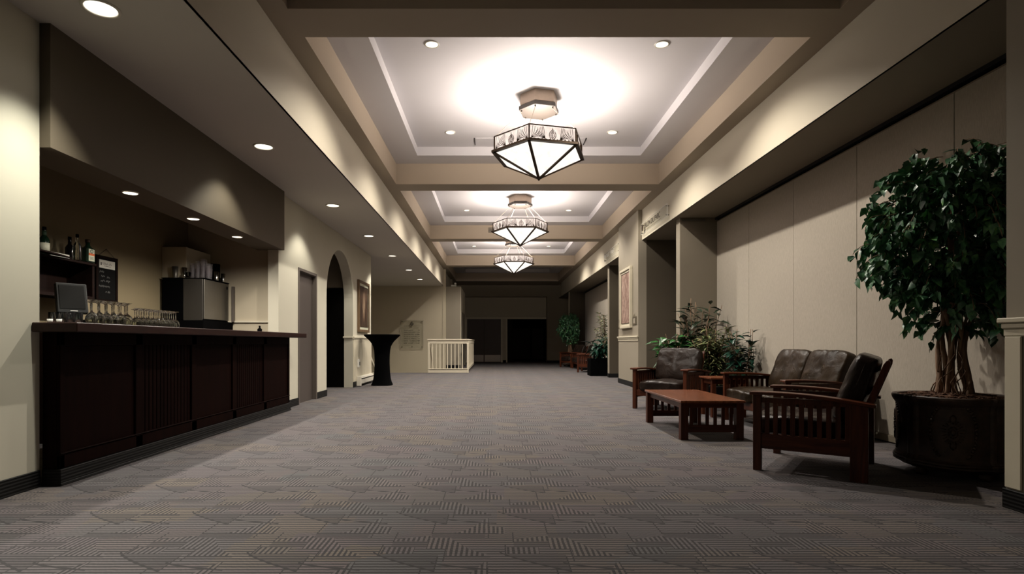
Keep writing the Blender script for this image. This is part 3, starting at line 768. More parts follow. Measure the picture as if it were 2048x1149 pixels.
# ------------------------------------------------------------------ plants
def ell(m, loc, r, rot=None, sub=1):
    mt = Matrix.Translation(loc) @ (rot if rot else Matrix.Identity(4)) @ Matrix.Diagonal((*r, 1))
    bmesh.ops.create_icosphere(m.b, subdivisions=sub, radius=1, matrix=mt)
def clampv(m, xl, yl):
    for v in m.b.verts:
        if v.co.x > xl: v.co.x = xl - .15 * (v.co.x - xl) - .001
        if v.co.y > yl: v.co.y = yl - .15 * (v.co.y - yl) - .001
def planter(t, ang):
    """bow-fronted four-sided tub with corner pilasters and relief ornament"""
    def rr(th):
        a = ((th - ang + PI / 4) % (PI / 2)) - PI / 4
        r = .338 + .022 * math.cos(a * 2) ** 2
        e = abs(abs(a) - PI / 4)
        if e < .13: r = .352 + (.006 if .05 < e < .10 else 0)
        return r
    N = 144; prof = [(.86, .055), (.90, .065), (.97, .078), (1.0, .085), (1.0, .095), (.985, .099), (1.005, .104), (1.005, .115), (.985, .119), (.995, .126), (.965, .138), (.955, .15),
                     (.955, .49), (.965, .505), (.975, .512), (1.0, .525), (1.02, .54), (1.03, .552), (1.03, .566), (1.01, .572), (.93, .568), (.92, .545), (.92, .50)]
    m = MB(); rings = []
    for k, z in prof: rings.append([m.b.verts.new((rr(2 * PI * i / N) * k * math.cos(2 * PI * i / N), rr(2 * PI * i / N) * k * math.sin(2 * PI * i / N), z)) for i in range(N)])
    for a, c in zip(rings, rings[1:]):
        for i in range(N): m.b.faces.new((a[i], a[(i + 1) % N], c[(i + 1) % N], c[i]))
    m.b.faces.new(rings[0][::-1])
    p = m.build('planter', 'pot_brown', t, bevel=0)
    for i in range(4):
        a = ang + PI / 2 * i
        m = MB()                                           # medallion
        def put(s, z, r, out=0, rot=None):
            th = a + s / .345; rad = rr(th) * .955 + out
            ell(m, (rad * math.cos(th), rad * math.sin(th), z), r, Matrix.Rotation(th, 4, 'Z') @ (rot or Matrix.Identity(4)))
        for k in range(22):
            f = 2 * PI * k / 22; put(.052 * math.cos(f), .335 + .072 * math.sin(f), (.008, .016, .005), .004, Matrix.Rotation(f, 4, 'X'))
        for k in range(16):
            f = 2 * PI * k / 16; put(.026 * math.cos(f), .335 + .038 * math.sin(f), (.009, .006, .006), .005)
        put(0, .335, (.012, .016, .026), .002); put(0, .425, (.012, .022, .034), 0); put(0, .245, (.012, .022, .034), 0)
        m.build('medallion', 'pot_brown', p, smooth=True)
        for s in (-1, 1):
            m = MB()
            for k in range(17):
                f = -1.15 + 2.3 * k / 16
                put(s * (.045 + .085 * math.cos(f)), .335 + .165 * math.sin(f) / math.sin(1.15), (.009, .011, .015), .002, Matrix.Rotation(-s * (f + (.5 if k % 2 else -.3)), 4, 'X'))
            m.build('wreath', 'pot_brown', p, smooth=True)
        m = MB(); m.lathe([(0, 0), (.032, .0), (.044, .022), (.030, .056)], 14, (.25 * math.cos(a + PI / 4), .25 * math.sin(a + PI / 4), 0)); m.build('foot', 'pot_brown', p, smooth=True)
    m = MB(); N2 = 40
    for k in range(700):
        th = random.uniform(0, 2 * PI); r = .318 * math.sqrt(random.random()); z = .548 + .03 * (1 - (r / .32) ** 2) + random.uniform(-.004, .012)
        L, W = random.uniform(.012, .030), random.uniform(.006, .012); mt = Matrix.Translation((r * math.cos(th), r * math.sin(th), z)) @ Matrix.Rotation(random.uniform(0, 6), 4, 'Z') @ Matrix.Rotation(random.uniform(-.6, .6), 4, 'X')
        m.box(-L, L, -W, W, -.002, .002, mt)
    m.lathe([(0, .565), (.15, .560), (.30, .545)], 40)
    o = m.build('bark_mulch', 'mulch', t); o['kind'] = 'stuff'
    return p
def ficus(t, seed=5, xmax=.36):
    rnd = random.Random(seed); m = MB()
    for k in range(9):                                     # twisted stems
        a0 = 2 * PI * k / 9; r0 = rnd.uniform(.05, .11); pts = []; tw = rnd.uniform(.6, 1.5) * (1 if k % 2 else -1)
        for i in range(15):
            u = i / 14; a = a0 + tw * u; rad = r0 * (1 - .30 * math.sin(PI * min(1, u * 1.15))) + .015 * math.sin(u * 9 + k)
            pts.append((rad * math.cos(a), rad * math.sin(a), .555 + u * rnd.uniform(.98, 1.0) * .80))
        r = rnd.uniform(.010, .019); m.tube(pts, [r * (1.25 - .5 * i / 14) for i in range(15)], 7)
    for k in range(16):                                    # aerial roots and twigs at the base
        a = rnd.uniform(0, 2 * PI); r0 = rnd.uniform(.08, .14)
        pts = [(r0 * math.cos(a + .5 * u) * (1 - u * .35) + .02 * math.sin(u * 7 + k), r0 * math.sin(a + .9 * u) * (1 - u * .3) + .015 * math.sin(u * 9 + 2 * k), .555 + u * (.18 + .025 * (k % 9))) for u in [i / 6 for i in range(7)]]
        m.tube(pts, [.006, .005, .005, .004, .004, .003, .002], 5)
    for k in range(4):
        a = rnd.uniform(0, 6); pts = [(.02 * math.cos(a) + u * .16 * math.cos(a), .02 * math.sin(a) + u * .16 * math.sin(a), 1.2 + u * 1.05) for u in (0, .3, .6, 1)]
        m.tube(pts, [.018, .014, .010, .005], 6)
    f = MB()
    CZ, RZ = 1.74, .80
    for k in range(600):
        # start on an inner shell, run outwards and droop
        th = rnd.uniform(0, 2 * PI); cz = rnd.uniform(-1, 1); 
        rr_ = math.sqrt(max(0, 1 - cz * cz)); s0 = rnd.uniform(.25, .9) ** .6
        base = Vector((.47 * rr_ * math.cos(th), .48 * rr_ * math.sin(th), cz * .72)) * s0
        if cz < -.3: base.x *= .80; base.y *= .80
        p0 = Vector((0, 0, CZ)) + base
        d = Vector((math.cos(th), math.sin(th), rnd.uniform(-.1, .5))).normalized()
        L = rnd.uniform(.14, .26) * (1.5 if k % 9 == 0 else 1); pts = []; n = 5
        dr = rnd.uniform(.2, 1.1)
        for i in range(n + 1):
            u = i / n; q = p0 + d * L * u * (1 - .25 * u) + Vector((0, 0, -dr * L * u * u * .8)); q.x = min(q.x, xmax - .02 * rnd.random()); pts.append(q)
        if k % 2 == 0: m.tube(pts, [.003] * (n + 1), 3, cap=False)
        for i in range(1, n + 1):
            for s in (-1, 1):
                if rnd.random() < .12: continue
                t_ = (pts[i] - pts[i - 1]); sd = t_.cross(Vector((0, 0, 1)))
                if sd.length < 1e-4: sd = Vector((1, 0, 0))
                sd.normalize(); dd = t_.normalized() * .5 + sd * s * rnd.uniform(.3, .9) + Vector((rnd.uniform(-.3, .3), rnd.uniform(-.3, .3), rnd.uniform(-1.1, .1)))
                ln = rnd.uniform(.058, .092); q = pts[i]
                if q.x + dd.normalized().x * ln > xmax: dd.x = -abs(dd.x) * .3
                f.leaf(q, dd, Vector((rnd.uniform(-.6, .6), rnd.uniform(-.6, .6), 1)), ln, ln * rnd.uniform(.60, .78), .25, rnd.uniform(.1, .5))
    clampv(f, .385, .50); m.build('trunk', 'bark', t, smooth=True)
    f.build('foliage', 'ficus_leaf', t, recalc=False, smooth=True)
angp = math.atan2(-4.1, -3.34)
t = thing('potted_ficus', 'large artificial ficus tree in an ornate dark tub at the right edge', 'potted tree', (3.345, 4.12, 0), 0, 'ficus trees in tubs')
planter(t, angp); ficus(t)
far = copy_tree(t); far.location = (3.05, 22.78, 0); far.scale = (.90,) * 3; far.name = 'potted_ficus'
tag(far, 'small distant ficus tree at the far end of the right wall', 'potted tree', 'ficus trees in tubs')

def cachepot(t, r, h, col='black_gloss', lip=.02):
    MB().lathe([(0, 0), (r * .82, 0), (r * .86, .01), (r, h - .03), (r + lip, h - .025), (r + lip, h), (r - .01, h), (r - .015, h - .05), (0, h - .05)], 32).build('pot', col, t, smooth=True)
def stem_plant(name, label, cat, loc, pot, stems, mat, L, W, seed, leaves=9, droop=.4, spread=.5, top=1.0, jitter=.3, xmax=None, z_start=.25, group=None, whorl=False):
    rnd = random.Random(seed); t = thing(name, label, cat, loc, 0, group); cachepot(t, *pot)
    m, f = MB(), MB()
    for k in range(stems):
        a = rnd.uniform(0, 2 * PI); h = (top - pot[1]) * rnd.uniform(.62, 1.0); lean = spread * rnd.uniform(.25, 1)
        pts = []
        for i in range(9):
            u = i / 8; r_ = .05 + lean * u ** 1.3
            x = r_ * math.cos(a + .3 * u) + .02 * math.sin(5 * u + k); y = r_ * math.sin(a + .3 * u)
            if xmax is not None: x = min(x, xmax)
            pts.append(Vector((x, y, pot[1] - .05 + (h + .05) * u)))
        m.tube(pts, [.008 * (1 - .5 * i / 8) for i in range(9)], 5)
        nl = leaves
        for j in range(nl):
            u = z_start + (1 - z_start) * (j + .5) / nl; fi = u * 8; i0 = min(7, int(fi)); q = pts[i0].lerp(pts[i0 + 1], fi - i0)
            an = j * 2.4 + k; dd = Vector((math.cos(an), math.sin(an), rnd.uniform(-.2, .9 if u > .7 else .4)))
            l = L * rnd.uniform(.7, 1.15)
            for w_ in range(4 if whorl else 1):
                d2 = dd if w_ == 0 else Vector((math.cos(an + 1.57 * w_), math.sin(an + 1.57 * w_), rnd.uniform(-.1, .7)))
                if xmax is not None and q.x + d2.normalized().x * l > xmax + .05: d2.x = -abs(d2.x)
                f.leaf(q, d2, Vector((rnd.uniform(-jitter, jitter), rnd.uniform(-jitter, jitter), 1)), l, W * l, .3, droop * rnd.uniform(.5, 1.2))
    clampv(f, 3.738 - loc[0], (9.515 if loc[1] < 10 else 99) - loc[1]); clampv(m, 3.738 - loc[0], (9.515 if loc[1] < 10 else 99) - loc[1])
    m.build('stems', 'bark', t, smooth=True); f.build('foliage', mat, t, recalc=False)
    return t
stem_plant('rubber_plant', 'tall dark green plant with broad pointed leaves reaching up the fabric wall corner', 'potted plant', (3.30, 9.12, 0), (.15, .32), 17, 'rubber_leaf', .235, .40, 3, leaves=9, spread=.32, top=1.70, xmax=.37, z_start=.3)
stem_plant('variegated_bush', 'bushy plant with thin yellow edged leaves right behind the leather armchair', 'potted plant', (3.36, 8.62, 0), (.16, .30), 30, 'variegated_leaf', .155, .27, 8, leaves=11, spread=.30, top=1.22, xmax=.35, z_start=.12, whorl=True)
stem_plant('pothos', 'bright green broad leaf plant at the left behind the armchair back', 'potted plant', (2.86, 9.10, 0), (.13, .45), 20, 'pothos_leaf', .20, .72, 13, leaves=6, spread=.24, top=1.12, z_start=.55, droop=.6)
stem_plant('leafy_plant', 'dark teal leaved plant close to the fabric wall, right of the yellow edged bush', 'potted plant', (3.53, 8.02, 0), (.11, .30), 14, 'teal_leaf', .15, .60, 17, leaves=9, spread=.16, top=1.16, z_start=.4, xmax=.13)
# far plant group
t = stem_plant('variegated_tree', 'distant variegated plant rising above the dark planter beyond the pillar', 'potted plant', (3.34, 16.9, 0), (.15, .5), 13, 'variegated_leaf', .15, .30, 27, leaves=8, spread=.24, top=1.95, xmax=.33, z_start=.35, whorl=True)
t = stem_plant('broadleaf_plant', 'distant spreading plant with glossy dark green leaves in a black box planter', 'potted plant', (3.03, 16.35, 0), (.05, .55), 17, 'teal_leaf', .30, .42, 33, leaves=6, spread=.34, top=1.10, z_start=.35, droop=.8)
MB().box(-.30, .24, -.28, .28, 0, .50).build('box_planter', 'black', t, bevel=.008)

# ------------------------------------------------------------------ bar
t = thing('bar_counter', 'long dark wooden bar counter with panelled front along the left wall', 'bar counter', (-2.94, 5.84, 0))
ox, oy = 2.94, -5.84
def lb(m, x0, x1, y0, y1, z0, z1): m.box(x0 + ox, x1 + ox, y0 + oy, y1 + oy, z0, z1)
m = MB(); lb(m, -2.997, -2.70, 3.655, 8.12, 1.020, 1.082); lb(m, -3.62, -2.997, 3.735, 7.838, 1.030, 1.080); m.build('counter_top', 'bar_top_wood', t, bevel=.005)
m = MB(); lb(m, -2.997, -2.91, 3.746, 7.94, 0, 1.02); m.build('carcass', 'bar_wood', t)
ys = [3.746 + i * (7.95 - 3.746) / 5 for i in range(6)]
m = MB()
for i, y in enumerate(ys):
    a, c = max(3.746, y - .045), min(7.95, y + .045); lb(m, -2.91, -2.882, a, c, .11, 1.02)
lb(m, -2.91, -2.882, 3.746, 7.95, .11, .20); lb(m, -2.91, -2.882, 3.746, 7.95, .93, 1.02)
lb(m, -2.905, -2.874, 3.746, 7.95, .205, .215); lb(m, -2.997, -2.90, 3.742, 3.750, .11, 1.02)
m.build('front_frame', 'bar_wood', t, bevel=.004)
for i in range(5):
    m = MB(); a, c = ys[i] + .045, ys[i + 1] - .045
    if i % 2:
        n = 14
        for k in range(n): q0 = a + (c - a) * k / n; q1 = a + (c - a) * (k + 1) / n; lb(m, -2.912, -2.898, q0 + .004, q1 - .004, .20, .93)
    else: lb(m, -2.912, -2.898, a, c, .20, .93)
    m.build('front_panel', 'bar_wood', t, bevel=.003, label='panel with vertical grooves' if i % 2 else 'plain flat panel')
m = MB(); lb(m, -2.997, -2.868, 3.735, 7.955, 0, .108); lb(m, -2.997, -2.862, 3.73, 7.96, 0, .02); m.build('kickboard', 'baseboard_black', t, bevel=.004)

t = thing('bottle_cabinet', 'dark open wall cabinet under the row of bottles behind the bar', 'shelf', (-4.338, 4.70, 1.386))
m = MB(); m.box(0, .26, -1.0, 1.06, 0, .03); m.box(0, .26, 1.03, 1.06, .03, .345); m.box(0, .26, -1.0, -.97, .03, .345); m.box(0, .02, -.97, 1.03, .03, .345); m.box(0, .26, -.02, .01, .03, .345)
m.build('carcass', 'cabinet_wood', t)
m = MB(); m.box(0, .27, -1.02, 1.08, .345, .37); m.build('top_board', 'cabinet_wood', t, bevel=.004)
m = MB(); m.prism([(.27 + .10 * math.sin(PI * i / 16), -.35 + 1.1 * i / 16, .372) for i in range(17)], (0, 0, .012)); m.build('rounded_edge', 'cabinet_wood', t)
ZS = 1.758
def bottle(name, label, x, y, h, r, mat, cap='black', body=None, lab=None, square=False, z=ZS, group='bottles on the bar shelf', neck=.33):
    t = thing(name, label, 'bottle', (x, y, z), 0, group)
    hs = h * (1 - neck)
    if not square:
        MB().lathe([(0, 0), (r * .95, 0), (r, .006), (r, hs * .86), (r * .8, hs * .97), (r * .40, hs * 1.12), (r * .36, h - .02), (r * .36, h)], 24).build('glass', mat, t, smooth=True)
    else:
        m = MB(); m.box(-r * .62, r * .62, -r, r, 0, hs * .92); g = m.build('glass', mat, t, bevel=.012, seg=3)
        MB().lathe([(r * .75, hs * .90), (r * .5, hs * 1.0), (r * .34, hs * 1.08), (r * .30, h)], 20).build('neck', mat, t, smooth=True)
    MB().lathe([(0, h + .018), (r * .38, h + .018), (r * .40, h - .012), (r * .36, h - .014)], 18).build('cap', cap, t, smooth=True)
    return t
t = bottle('liquor_bottle', 'dark square shouldered bottle with orange and cream label, right end of the shelf', -4.10, 5.695, .215, .060, 'green_dark_glass', 'bronze', square=True, neck=.26)
fx = .60 * .062 + .001
def lab(mt, y0, y1, z0, z1, o=0):
    m = MB(); m.box(fx + o, fx + o + .002, y0, y1, z0, z1); return m.build('label', mt, t)
lab('label_cream', -.040, .040, .015, .135); lab('label_orange', -.040, .040, .070, .092, .001); 
m = MB(); m.lathe([(.014, 0), (.020, 0), (.020, .002), (.014, .002)], 20); e = m.build('emblem', 'label_green', t, loc=(fx + .002, 0, .112)); e.rotation_euler.y = PI / 2
m = MB()
for i in range(3): m.box(fx + .003, fx + .0035, -.028, .028, .026 + i * .012, .030 + i * .012)
m.build('label_print', 'label_green', t)
bottle('liquor_bottle', 'clear glass bottle with dark cap, left of the orange labelled bottle', -4.08, 5.525, .235, .036, 'clear_glass')
bottle('liquor_bottle', 'small clear bottle squeezed between the clear bottle and the orange labelled one', -4.19, 5.70, .16, .030, 'clear_glass')
bottle('liquor_bottle', 'tall all dark bottle behind the clear bottle', -4.21, 5.60, .225, .040, 'dark_glass')
t = bottle('liquor_bottle', 'dark green bottle with green neck band cut off by the left wall edge', -4.12, 5.17, .235, .040, 'green_dark_glass')
MB().lathe([(.0405, .03), (.041, .03), (.041, .105), (.0405, .105)], 24).build('label', 'label_cream', t, smooth=True)
MB().lathe([(.017, .17), (.0175, .17), (.0175, .215), (.017, .215)], 24).build('neck_band', 'label_green', t, smooth=True)
t = thing('price_card', 'white strip card lying on the bottle shelf', 'card', (-4.10, 5.33, ZS + .001))
m = MB(); m.box(-.004, .004, -.115, .115, 0, .035); m.build('card', 'paper', t)
m = MB(); m.box(.004, .0045, -.10, .10, .012, .017); m.build('print', 'ink', t)

t = thing('chalkboard_menu', 'black framed chalkboard price list hanging behind the bar', 'chalkboard', (-4.335, 6.30, 1.40))
W2, H2 = .175, .51
MB().box(0, .012, -W2, W2, 0, H2).build('slate_panel', 'slate', t)
m = MB()
for a in ((-W2, W2, 0, .03), (-W2, W2, H2 - .03, H2), (-W2, -W2 + .03, .03, H2 - .03), (W2 - .03, W2, .03, H2 - .03)): m.box(0, .022, *a[:2], *a[2:])
m.build('frame', 'cabinet_wood', t, bevel=.003)
m = MB(); m.box(.012, .016, -.125, .13, H2 - .135, H2 - .045); c = m.build('header_card', 'paper', t)
m = MB(); m.box(.0165, .017, -.105, -.088, H2 - .105, H2 - .075); m.box(.0165, .017, -.05, .06, H2 - .112, H2 - .108); m.build('header_emblem', 'ink', t)
RX = (PI / 2, 0, PI / 2)
m = MB(); strokes(m, [(-.072, .012, H2 - .095, H2 - .072), (.026, .078, H2 - .097, H2 - .074)], lambda m, a, c, z0, z1: m.box(.0166, .0171, a, c, z0, z1), 3, .012, .0025); m.build('header_lettering', 'ink', t)
def scrawl(y0, y1, z, h, seed):
    rnd = random.Random(seed); n = max(3, int((y1 - y0) / .007))
    m = MB(); m.tube([(.0135, y0 + (y1 - y0) * i / n, z + h * (rnd.uniform(.1, .5) if i % 2 else rnd.uniform(-.5, -.1))) for i in range(n + 1)], .0011, 4); m.build('chalk_writing', 'chalk', t)
for q in ((-.115, -.045, .335, .030, 1), (-.09, -.035, .285, .026, 2), (.0, .045, .280, .028, 3), (-.10, -.03, .235, .032, 4), (-.015, .05, .232, .030, 5), (-.125, .045, .175, .028, 6), (-.02, .0, .118, .028, 7), (.015, .05, .116, .026, 8)): scrawl(*q)
m = MB(); m.tube([(.01, -.12, H2), (.008, 0, H2 + .085), (.01, .13, H2)], .0025, 5); m.build('hanging_cord', 'ink', t)

t = thing('touch_screen_till', 'black touch screen till at the left end of the bar', 'cash register', (-3.42, 4.57, 1.083), R(52))
# local -y faces the viewer side
mt = Matrix.Translation((0, 0, .225)) @ Matrix.Rotation(-R(14), 4, 'X')
m = MB(); m.box(-.105, .105, -.015, .03, -.125, .125, mt); m.build('housing', 'monitor_grey', t, bevel=.006)
m = MB(); m.box(-.085, .085, -.0175, -.0155, -.090, .105, mt); m.build('screen', 'screen', t)
m = MB(); m.box(-.02, .03, -.018, -.0165, -.112, -.106, mt); m.build('painted_reflection', 'white_plastic', t)  # white strip stands in for a reflection on the lower border
m = MB(); m.box(-.09, .09, -.02, .14, 0, .022); m.box(-.05, .05, .03, .07, .02, .20); m.box(-.12, .14, -.05, .16, .0, .055); m.build('stand', 'black', t, bevel=.006)
t = thing('card_printer', 'black upright terminal box behind the till screen at the wall edge', 'printer', (-3.56, 4.20, 1.081), R(50))
m = MB(); m.box(-.10, .10, -.06, .08, 0, .25); m.build('housing', 'black', t, bevel=.008)
m = MB(); m.box(.055, .10, -.075, -.058, .17, .24); m.build('reader', 'monitor_grey', t, bevel=.003)
for i, (x, y) in enumerate(((-3.03, 3.85), (-2.99, 3.88))):
    o = MB().lathe([(0, 0), (.014, 0), (.017, .03), (.0155, .03), (.012, .006), (0, .006)], 16).build('shot_glass', 'white_plastic', None, loc=(x, y, 1.082), smooth=True)
    tag(o, ('left' if i == 0 else 'right') + ' one of two tiny white cups on the near end of the bar', 'cup', 'tiny cups on the bar')

def glass_mesh(name, prof):
    return MB().lathe(prof, 20).build(name, 'clear_glass', None, smooth=True)
def wine_prof(h, rb):   # standing upside down: rim at z=0, foot on top
    ho = h * .48
    out_ = [(rb * .80, 0), (rb * .93, ho * .25), (rb, ho * .55), (rb * .86, ho * .85), (rb * .40, ho * 1.04), (.0045, ho * 1.12), (.0035, ho * 1.3), (.0035, h * .93), (.010, h * .965), (rb * .84, h * .992), (rb * .86, h), (0, h)]
    inn = [(0, ho * 1.02), (rb * .36, ho * .97), (rb * .80, ho * .80), (rb * .95, ho * .54), (rb * .88, ho * .25), (rb * .76, 0)]
    return inn + out_
big = glass_mesh('wine_glass', wine_prof(.192, .038)); sm = glass_mesh('wine_glass', wine_prof(.158, .032))
first = [True, True]
def place_glass(src, idx, x, y, lab, grp):
    o = src if first[idx] else src.copy()
    if not first[idx]: COL.objects.link(o)
    first[idx] = False; o.location = (x, y, 1.0815); tag(o, lab, 'wine glass', grp)
random.seed(4)
for r in range(3):
    for i in range(6):
        place_glass(big, 0, -3.02 - r * .088, 4.24 + i * .082 + r * .115, 'tall wine glass upside down in the left block of glasses on the bar', 'tall upturned wine glasses')
for r in range(3):
    for i in range(9):
        place_glass(sm, 1, -2.99 - r * .072, 4.74 + i * .070 + r * .09, 'shorter wine glass upside down in the right block of glasses on the bar', 'short upturned wine glasses')
tum = MB().lathe([(0, .008), (.026, .008), (.030, .085), (.032, .085), (.029, 0), (0, 0)], 18).build('tumbler', 'clear_glass', None, smooth=True)
for i in range(6):
    o = tum if i == 0 else tum.copy()
    if i: COL.objects.link(o)
    o.location = (-3.12 + (i % 2) * .075, 3.98 + .075 * (i // 2) + (.0 if i % 2 else .02), 1.0815)
    tag(o, 'low clear tumbler standing between the till and the tall wine glasses', 'glass', 'low tumblers beside the till')

# back counter, ice machine and things on it
t = thing('back_counter', 'dark back counter with steel drainboard below the steel machine', 'counter', (-4.0, 6.9, 0))
m = MB(); m.box(-.33, .33, -1.6, 1.09, 0, 1.06); m.build('carcass', 'cabinet_wood', t)
m = MB(); m.box(-.33, .35, -1.6, 1.09, 1.06, 1.08); m.box(-.33, .30, .28, 1.09, 1.08, 1.235); m.build('counter_top', 'black', t)
m = MB(); m.box(-.30, .33, -.5, .27, 1.08, 1.115); m.build('drainboard', 'steel', t, bevel=.006)
t = thing('ice_machine', 'steel and black boxy machine standing behind the bar', 'appliance', (-4.0, 7.68, 1.235))
m = MB(); m.box(-.30, -.03, -.37, .30, 0, .552); m.build('side_housing', 'black', t, bevel=.006)
m = MB(); m.box(-.03, .225, -.372, .305, .0, .548); m.build('body', 'steel_dark', t, bevel=.006)
m = MB(); m.box(.228, .245, -.365, .30, .02, .54); m.build('door', 'steel', t, bevel=.005)
m = MB(); m.box(-.31, .25, -.378, .31, .548, .556); m.build('top_trim', 'black', t)
m = MB(); m.box(.246, .249, .24, .262, .46, .50); m.build('badge', 'black', t)
m = MB(); m.box(-.05, .235, -.37, .30, -.0, .02); m.build('base_strip', 'black', t)
t = thing('side_guard', 'thin dark upright panel beside the steel machine', 'panel', (-3.80, 7.985, 1.24)); MB().box(.10, .13, -.04, .01, 0, .50).build('panel', 'frame_brown', t)
ZI = 1.235 + .557
def shaker(name, label, x, y, r, h, mat, group=None, z=ZI, cat='cup'):
    o = MB().lathe([(0, 0), (r * .72, 0), (r * .74, .004), (r, h), (r * .96, h), (r * .70, .008), (0, .008)], 22).build(name, mat, None, loc=(x, y, z), smooth=True)
    return tag(o, label, cat, group)
shaker('metal_cup', 'dull steel cup at the left corner on top of the steel machine', -4.16, 7.36, .038, .150, 'steel', 'metal cups on the machine')
shaker('metal_cup', 'bright steel shaker second from left on top of the steel machine', -4.05, 7.38, .034, .140, 'bright_steel', 'metal cups on the machine')
shaker('glass_mug', 'short clear glass mug in front of the stacked plastic cups', -3.98, 7.34, .036, .075, 'clear_glass', cat='glass')
k = 0
for i in range(4):
    for j in range(2):
        x, y = -3.945 + i * .063 - j * .01, 7.38 + j * .075 + i * .01; hts = [3, 4, 5, 3][i]
        o = MB()
        for q in range(hts): o.lathe([(.0, .002 + q * .030), (.021, q * .030), (.029, .135 + q * .030), (.0305, .135 + q * .030), (.0315, .132 + q * .030)], 18)
        o = o.build('cup_stack', 'clear_plastic', None, loc=(x, y, ZI), smooth=True)
        tag(o, 'stack of clear plastic cups on top of the steel machine', 'cup stack', 'plastic cup stacks')
shaker('black_cup', 'short black cup between the clear stacks and the black thermal pot', -3.86, 7.60, .040, .10, 'black')
t = thing('thermal_pot', 'black pot with two side handles at the right on the steel machine', 'pot', (-3.875, 7.80, ZI))
MB().lathe([(0, 0), (.070, 0), (.075, .01), (.078, .21), (.082, .215), (.080, .24), (.0, .245)], 24).build('body', 'black', t, smooth=True)
for s in (-1, 1):
    m = MB(); m.tube([(.0, s * .075, .17), (.0, s * .098, .175), (0, s * .098, .188), (0, s * .075, .19)], .007, 6); m.build('handle', 'black', t)
shaker('metal_cup', 'narrow bright steel cup in front of the black pot', -3.785, 7.69, .034, .125, 'bright_steel', 'metal cups on the machine')
shaker('metal_cup', 'bright steel cup nearest the right end of the steel machine', -3.778, 7.865, .030, .118, 'bright_steel', 'metal cups on the machine')
o = MB().lathe([(0, 0), (.03, 0), (.03, .055), (.012, .07), (.012, .10), (0, .10)], 14).build('pourer', 'black', None, loc=(-3.20, 7.70, 1.0805), smooth=True); tag(o, 'small black pourer bottle at the right inner end of the bar', 'bottle')

# ------------------------------------------------------------------ wall things
def picture(name, label, x, y0, y1, z0, z1, sgn, fw, fmat, mmat, pmat, cat='picture', slender=.05, matw=.07):
    t = thing(name, label, cat, (x, (y0 + y1) / 2, (z0 + z1) / 2)); a, c = (y1 - y0) / 2, (z1 - z0) / 2
    def bx(m, d0, d1, *r): m.box(min(sgn * d0, sgn * d1), max(sgn * d0, sgn * d1), *r)
    m = MB()
    for q in ((-a, a, -c, -c + fw), (-a, a, c - fw, c), (-a, -a + fw, -c + fw, c - fw), (a - fw, a, -c + fw, c - fw)): bx(m, 0, slender, *q)
    m.build('frame', fmat, t, bevel=.006, seg=2)
    m = MB(); bx(m, .003, slender - .022, -a + fw, a - fw, -c + fw, c - fw); m.build('mat_board', mmat, t)
    m = MB()
    for q in ((-a + fw + matw - .01, a - fw - matw + .01, -c + fw + matw - .01, -c + fw + matw), (-a + fw + matw - .01, a - fw - matw + .01, c - fw - matw, c - fw - matw + .01), (-a + fw + matw - .01, -a + fw + matw, -c + fw + matw, c - fw - matw), (a - fw - matw, a - fw - matw + .01, -c + fw + matw, c - fw - matw)): bx(m, slender - .022, slender - .014, *q)
    m.build('inner_fillet', 'bronze', t)
    m = MB(); bx(m, slender - .022, slender - .019, -a + fw + matw, a - fw - matw, -c + fw + matw, c - fw - matw); m.build('print', pmat, t)
    return t
picture('framed_picture', 'brown framed sepia picture on the left wall above the chair rail', XL, 12.34, 13.36, 1.185, 2.335, 1, .06, 'frame_wood', 'label_cream', 'sepia_print')
picture('framed_picture', 'cream framed rose coloured picture on the right hand pillar', 2.95, 12.08, 13.06, 1.27, 2.60, -1, .055, 'wainscot_paint', 'trim_white', 'rose_print', slender=.06, matw=.06)
def plaque(y, z, label):
    t = thing('wall_plaque', label, 'plaque', (2.95, y, z), 0, 'plaques beside the pillar picture')
    MB().prism([(-.012, *p) for p in ((-.17, -.11), (.17, -.11), (.17, .06), (.10, .06), (0, .13), (-.10, .06), (-.17, .06))], (.011, 0, 0)).build('plate', 'plaque_metal', t, bevel=.002)
    MB().box(-.016, -.012, -.10, .10, -.085, .03).build('inset', 'taupe_paint', t, bevel=.004)
    m = MB(); m.box(-.018, -.012, -.11, -.098, -.09, .035); m.box(-.018, -.012, .098, .11, -.09, .035); m.box(-.018, -.012, -.11, .11, .03, .037); m.build('inset_edge', 'bronze', t)
plaque(11.88, 1.44, 'small bronze house shaped plaque on the near side of the rose picture')
plaque(13.25, 1.40, 'small bronze house shaped plaque on the far side of the rose picture')
